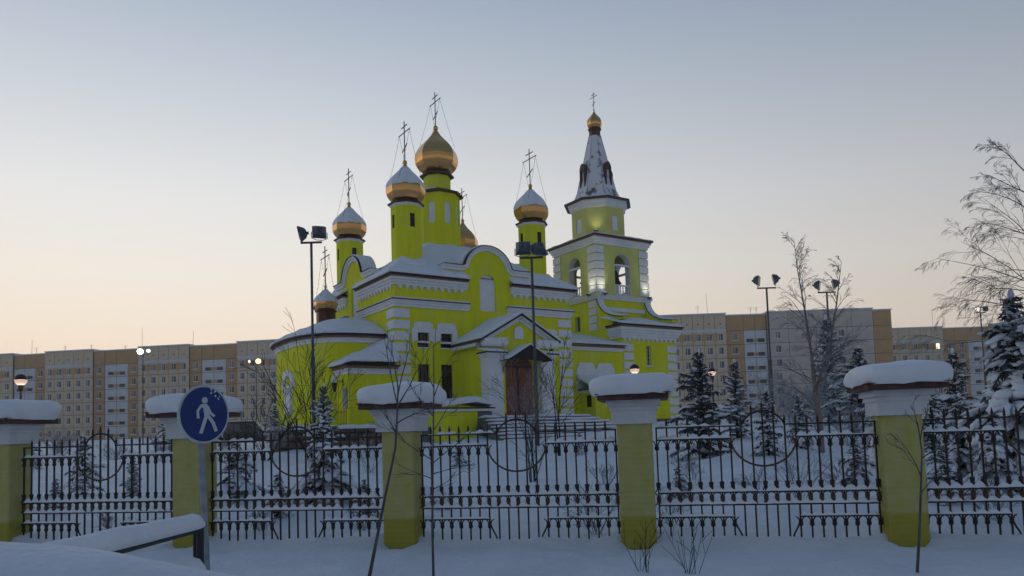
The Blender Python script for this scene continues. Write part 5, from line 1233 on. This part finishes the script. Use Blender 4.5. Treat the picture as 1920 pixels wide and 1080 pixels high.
shrub('bare_shrub', 'low bush behind the centre of the leftmost panel', 'shrub', -6.9, 12.9, .5, 9, .9, 47, 2, .006, FROST, kids=(3, 5))
shrub('bare_shrub', 'frosted bush left of the largest pillar', 'shrub', 4.75, 12.6, .95, 9, .7, 48, 2, .007, FROST, kids=(3, 5))
shrub('bare_shrub', 'frosted bush behind the panel at the right edge', 'shrub', 6.6, 10.5, .75, 9, .9, 49, 2, .007, FROST, kids=(3, 5))
shrub('bare_shrub', 'bare twigs poking from the snow left of the bell tower pillar foot', 'shrub', 1.38, 8.35, .62, 7, .75, 51, 1, .006, BARK, kids=(2, 4))
shrub('bare_shrub', 'fan of bare twigs poking from the snow right of the bell tower pillar foot', 'shrub', 1.88, 8.3, .68, 8, .7, 52, 1, .006, BARK, kids=(1, 3))
# frosted thickets farther back
for i, (px, Y, h, n, sp) in enumerate(((110, 30, 1.3, 12, .8), (215, 33, 1.1, 12, .9), (30, 34, 1.4, 12, .8), (300, 28, .9, 10, .9), (440, 22, .9, 12, .9), (505, 27, 1.6, 8, .6), (690, 20, 1.0, 9, .8), (1290, 16, .7, 10, .9), (1480, 24, 1.8, 13, .7), (1530, 28, 2.4, 13, .7), (1590, 22, 1.5, 12, .8), (1640, 30, 2.4, 12, .6), (1450, 34, 2.6, 10, .6), (1575, 13.6, .7, 10, .9), (1410, 13.2, .5, 8, .9), (1700, 26, 2.0, 12, .7), (1860, 12.2, .9, 12, .8), (830, 13.2, .45, 8, .9), (1130, 15, .6, 8, .9))):
    labs = ('behind the first pillar', 'behind the arch of the leftmost panel', 'at the far left edge', 'left of the sign pillar', 'below the parked car', 'at the foot of the apse', 'left of the leaning sapling', 'beside the bell tower pillar', 'left of the birch trunk, low', 'behind the birch trunk', 'right of the birch trunk', 'before the plain end bay', 'below the mast left of the birch', 'at the fence before the birch', 'in the hoop of the birch panel', 'right behind the largest pillar', 'at the right edge, low', 'at the left end of the middle panel', 'left of the bell tower pillar')
    shrub('bare_shrub', 'frosted thicket of fine twigs ' + labs[i], 'shrub', Y * (px - 960) / FOC, Y, h, n, sp, 200 + i, 2, .009, mat('hoar_frosted_twigs', (.20, .20, .22), .9, col2=(.48, .51, .56), vscale=4), 'frosted bushes in the churchyard', (4, 6))
# saplings
def sapling(label, pts, rad, twigs, seed, tw_len=.6):
    b = Vector(pts[0]); t = thing('sapling', label, 'sapling', tuple(b)); rd = random.Random(seed)
    loc = [Vector(p) - b for p in pts]; k = len(loc)
    MB().tube([loc[0] - Vector((0, 0, .4))] + loc, [rad] + [rad * (1 - .7 * i / (k - 1)) for i in range(k)], 7).build('stem', mat('sapling_bark', (.07, .06, .06), .9, col2=(.13, .125, .13), vscale=6), t)
    m = MB()
    for f, dx, dy, dz, ln in twigs:
        i = min(k - 2, int(f * (k - 1))); q = loc[i].lerp(loc[i + 1], f * (k - 1) - i)
        branch(m, rd, q, Vector((dx, dy, dz)), ln, rad * .45, 2, -.02, .5, 6, (3, 4), .0026)
    m.build('twigs', MATS['sapling_bark'], t)
sapling('bare sapling leaning across the pillar left of the church door', [(-1.71, 8.7, .03), (-1.62, 8.72, .45), (-1.52, 8.78, .95), (-1.40, 8.85, 1.5), (-1.37, 8.9, 2.0), (-1.36, 8.9, 2.25)], .022,
        [(.8, .55, 0, .9, .85), (.82, -.28, .1, 1, .85), (.9, .25, 0, 1, .7), (.98, -.15, 0, 1, .6), (.72, .5, .1, .3, .45), (.68, -.3, .1, .5, .4)], 5)
sapling('thin upright sapling just right of the leaning one', [(-.97, 8.7, .02), (-.97, 8.7, .6), (-.95, 8.7, 1.2), (-.93, 8.7, 1.7), (-.91, 8.7, 2.25), (-.90, 8.7, 2.7)], .016,
        [(.46, -.7, 0, .45, .75), (.45, .75, .1, .5, .75), (.40, .8, 0, .15, .5), (.38, -.6, .1, .3, .5), (.6, .55, 0, .7, .5), (.74, .3, 0, 1, .55), (.78, -.3, 0, 1, .5), (.66, -.5, 0, .6, .5), (.34, .5, 0, .2, .35)], 6)
sapling('thin sapling in front of the largest pillar', [(4.2, 8.0, 0), (4.26, 8.0, .5), (4.36, 8.1, .95), (4.42, 8.15, 1.3), (4.42, 8.2, 1.62)], .017,
        [(.55, -.3, 0, 1, .55), (.7, .8, 0, .35, .55), (.85, .2, 0, 1, .35), (.45, .4, 0, .5, .3), (.9, -.15, 0, 1, .35)], 7)

# ------------------------------------------------------------------ cold haze
hz = MB().box(-1100, 1100, -250, 1700, -3, 27.5)
HZ = bpy.data.materials.new('frost_haze'); HZ.use_nodes = True
_t = HZ.node_tree
for _n in list(_t.nodes): _t.nodes.remove(_n)
_o = _t.nodes.new('ShaderNodeOutputMaterial'); _v = _t.nodes.new('ShaderNodeVolumePrincipled')
_v.inputs['Color'].default_value = (.93, .925, .92, 1); _v.inputs['Density'].default_value = .0009; _v.inputs['Anisotropy'].default_value = .3
_t.links.new(_v.outputs[0], _o.inputs['Volume'])
tag(hz.build('haze', HZ), kind='stuff')
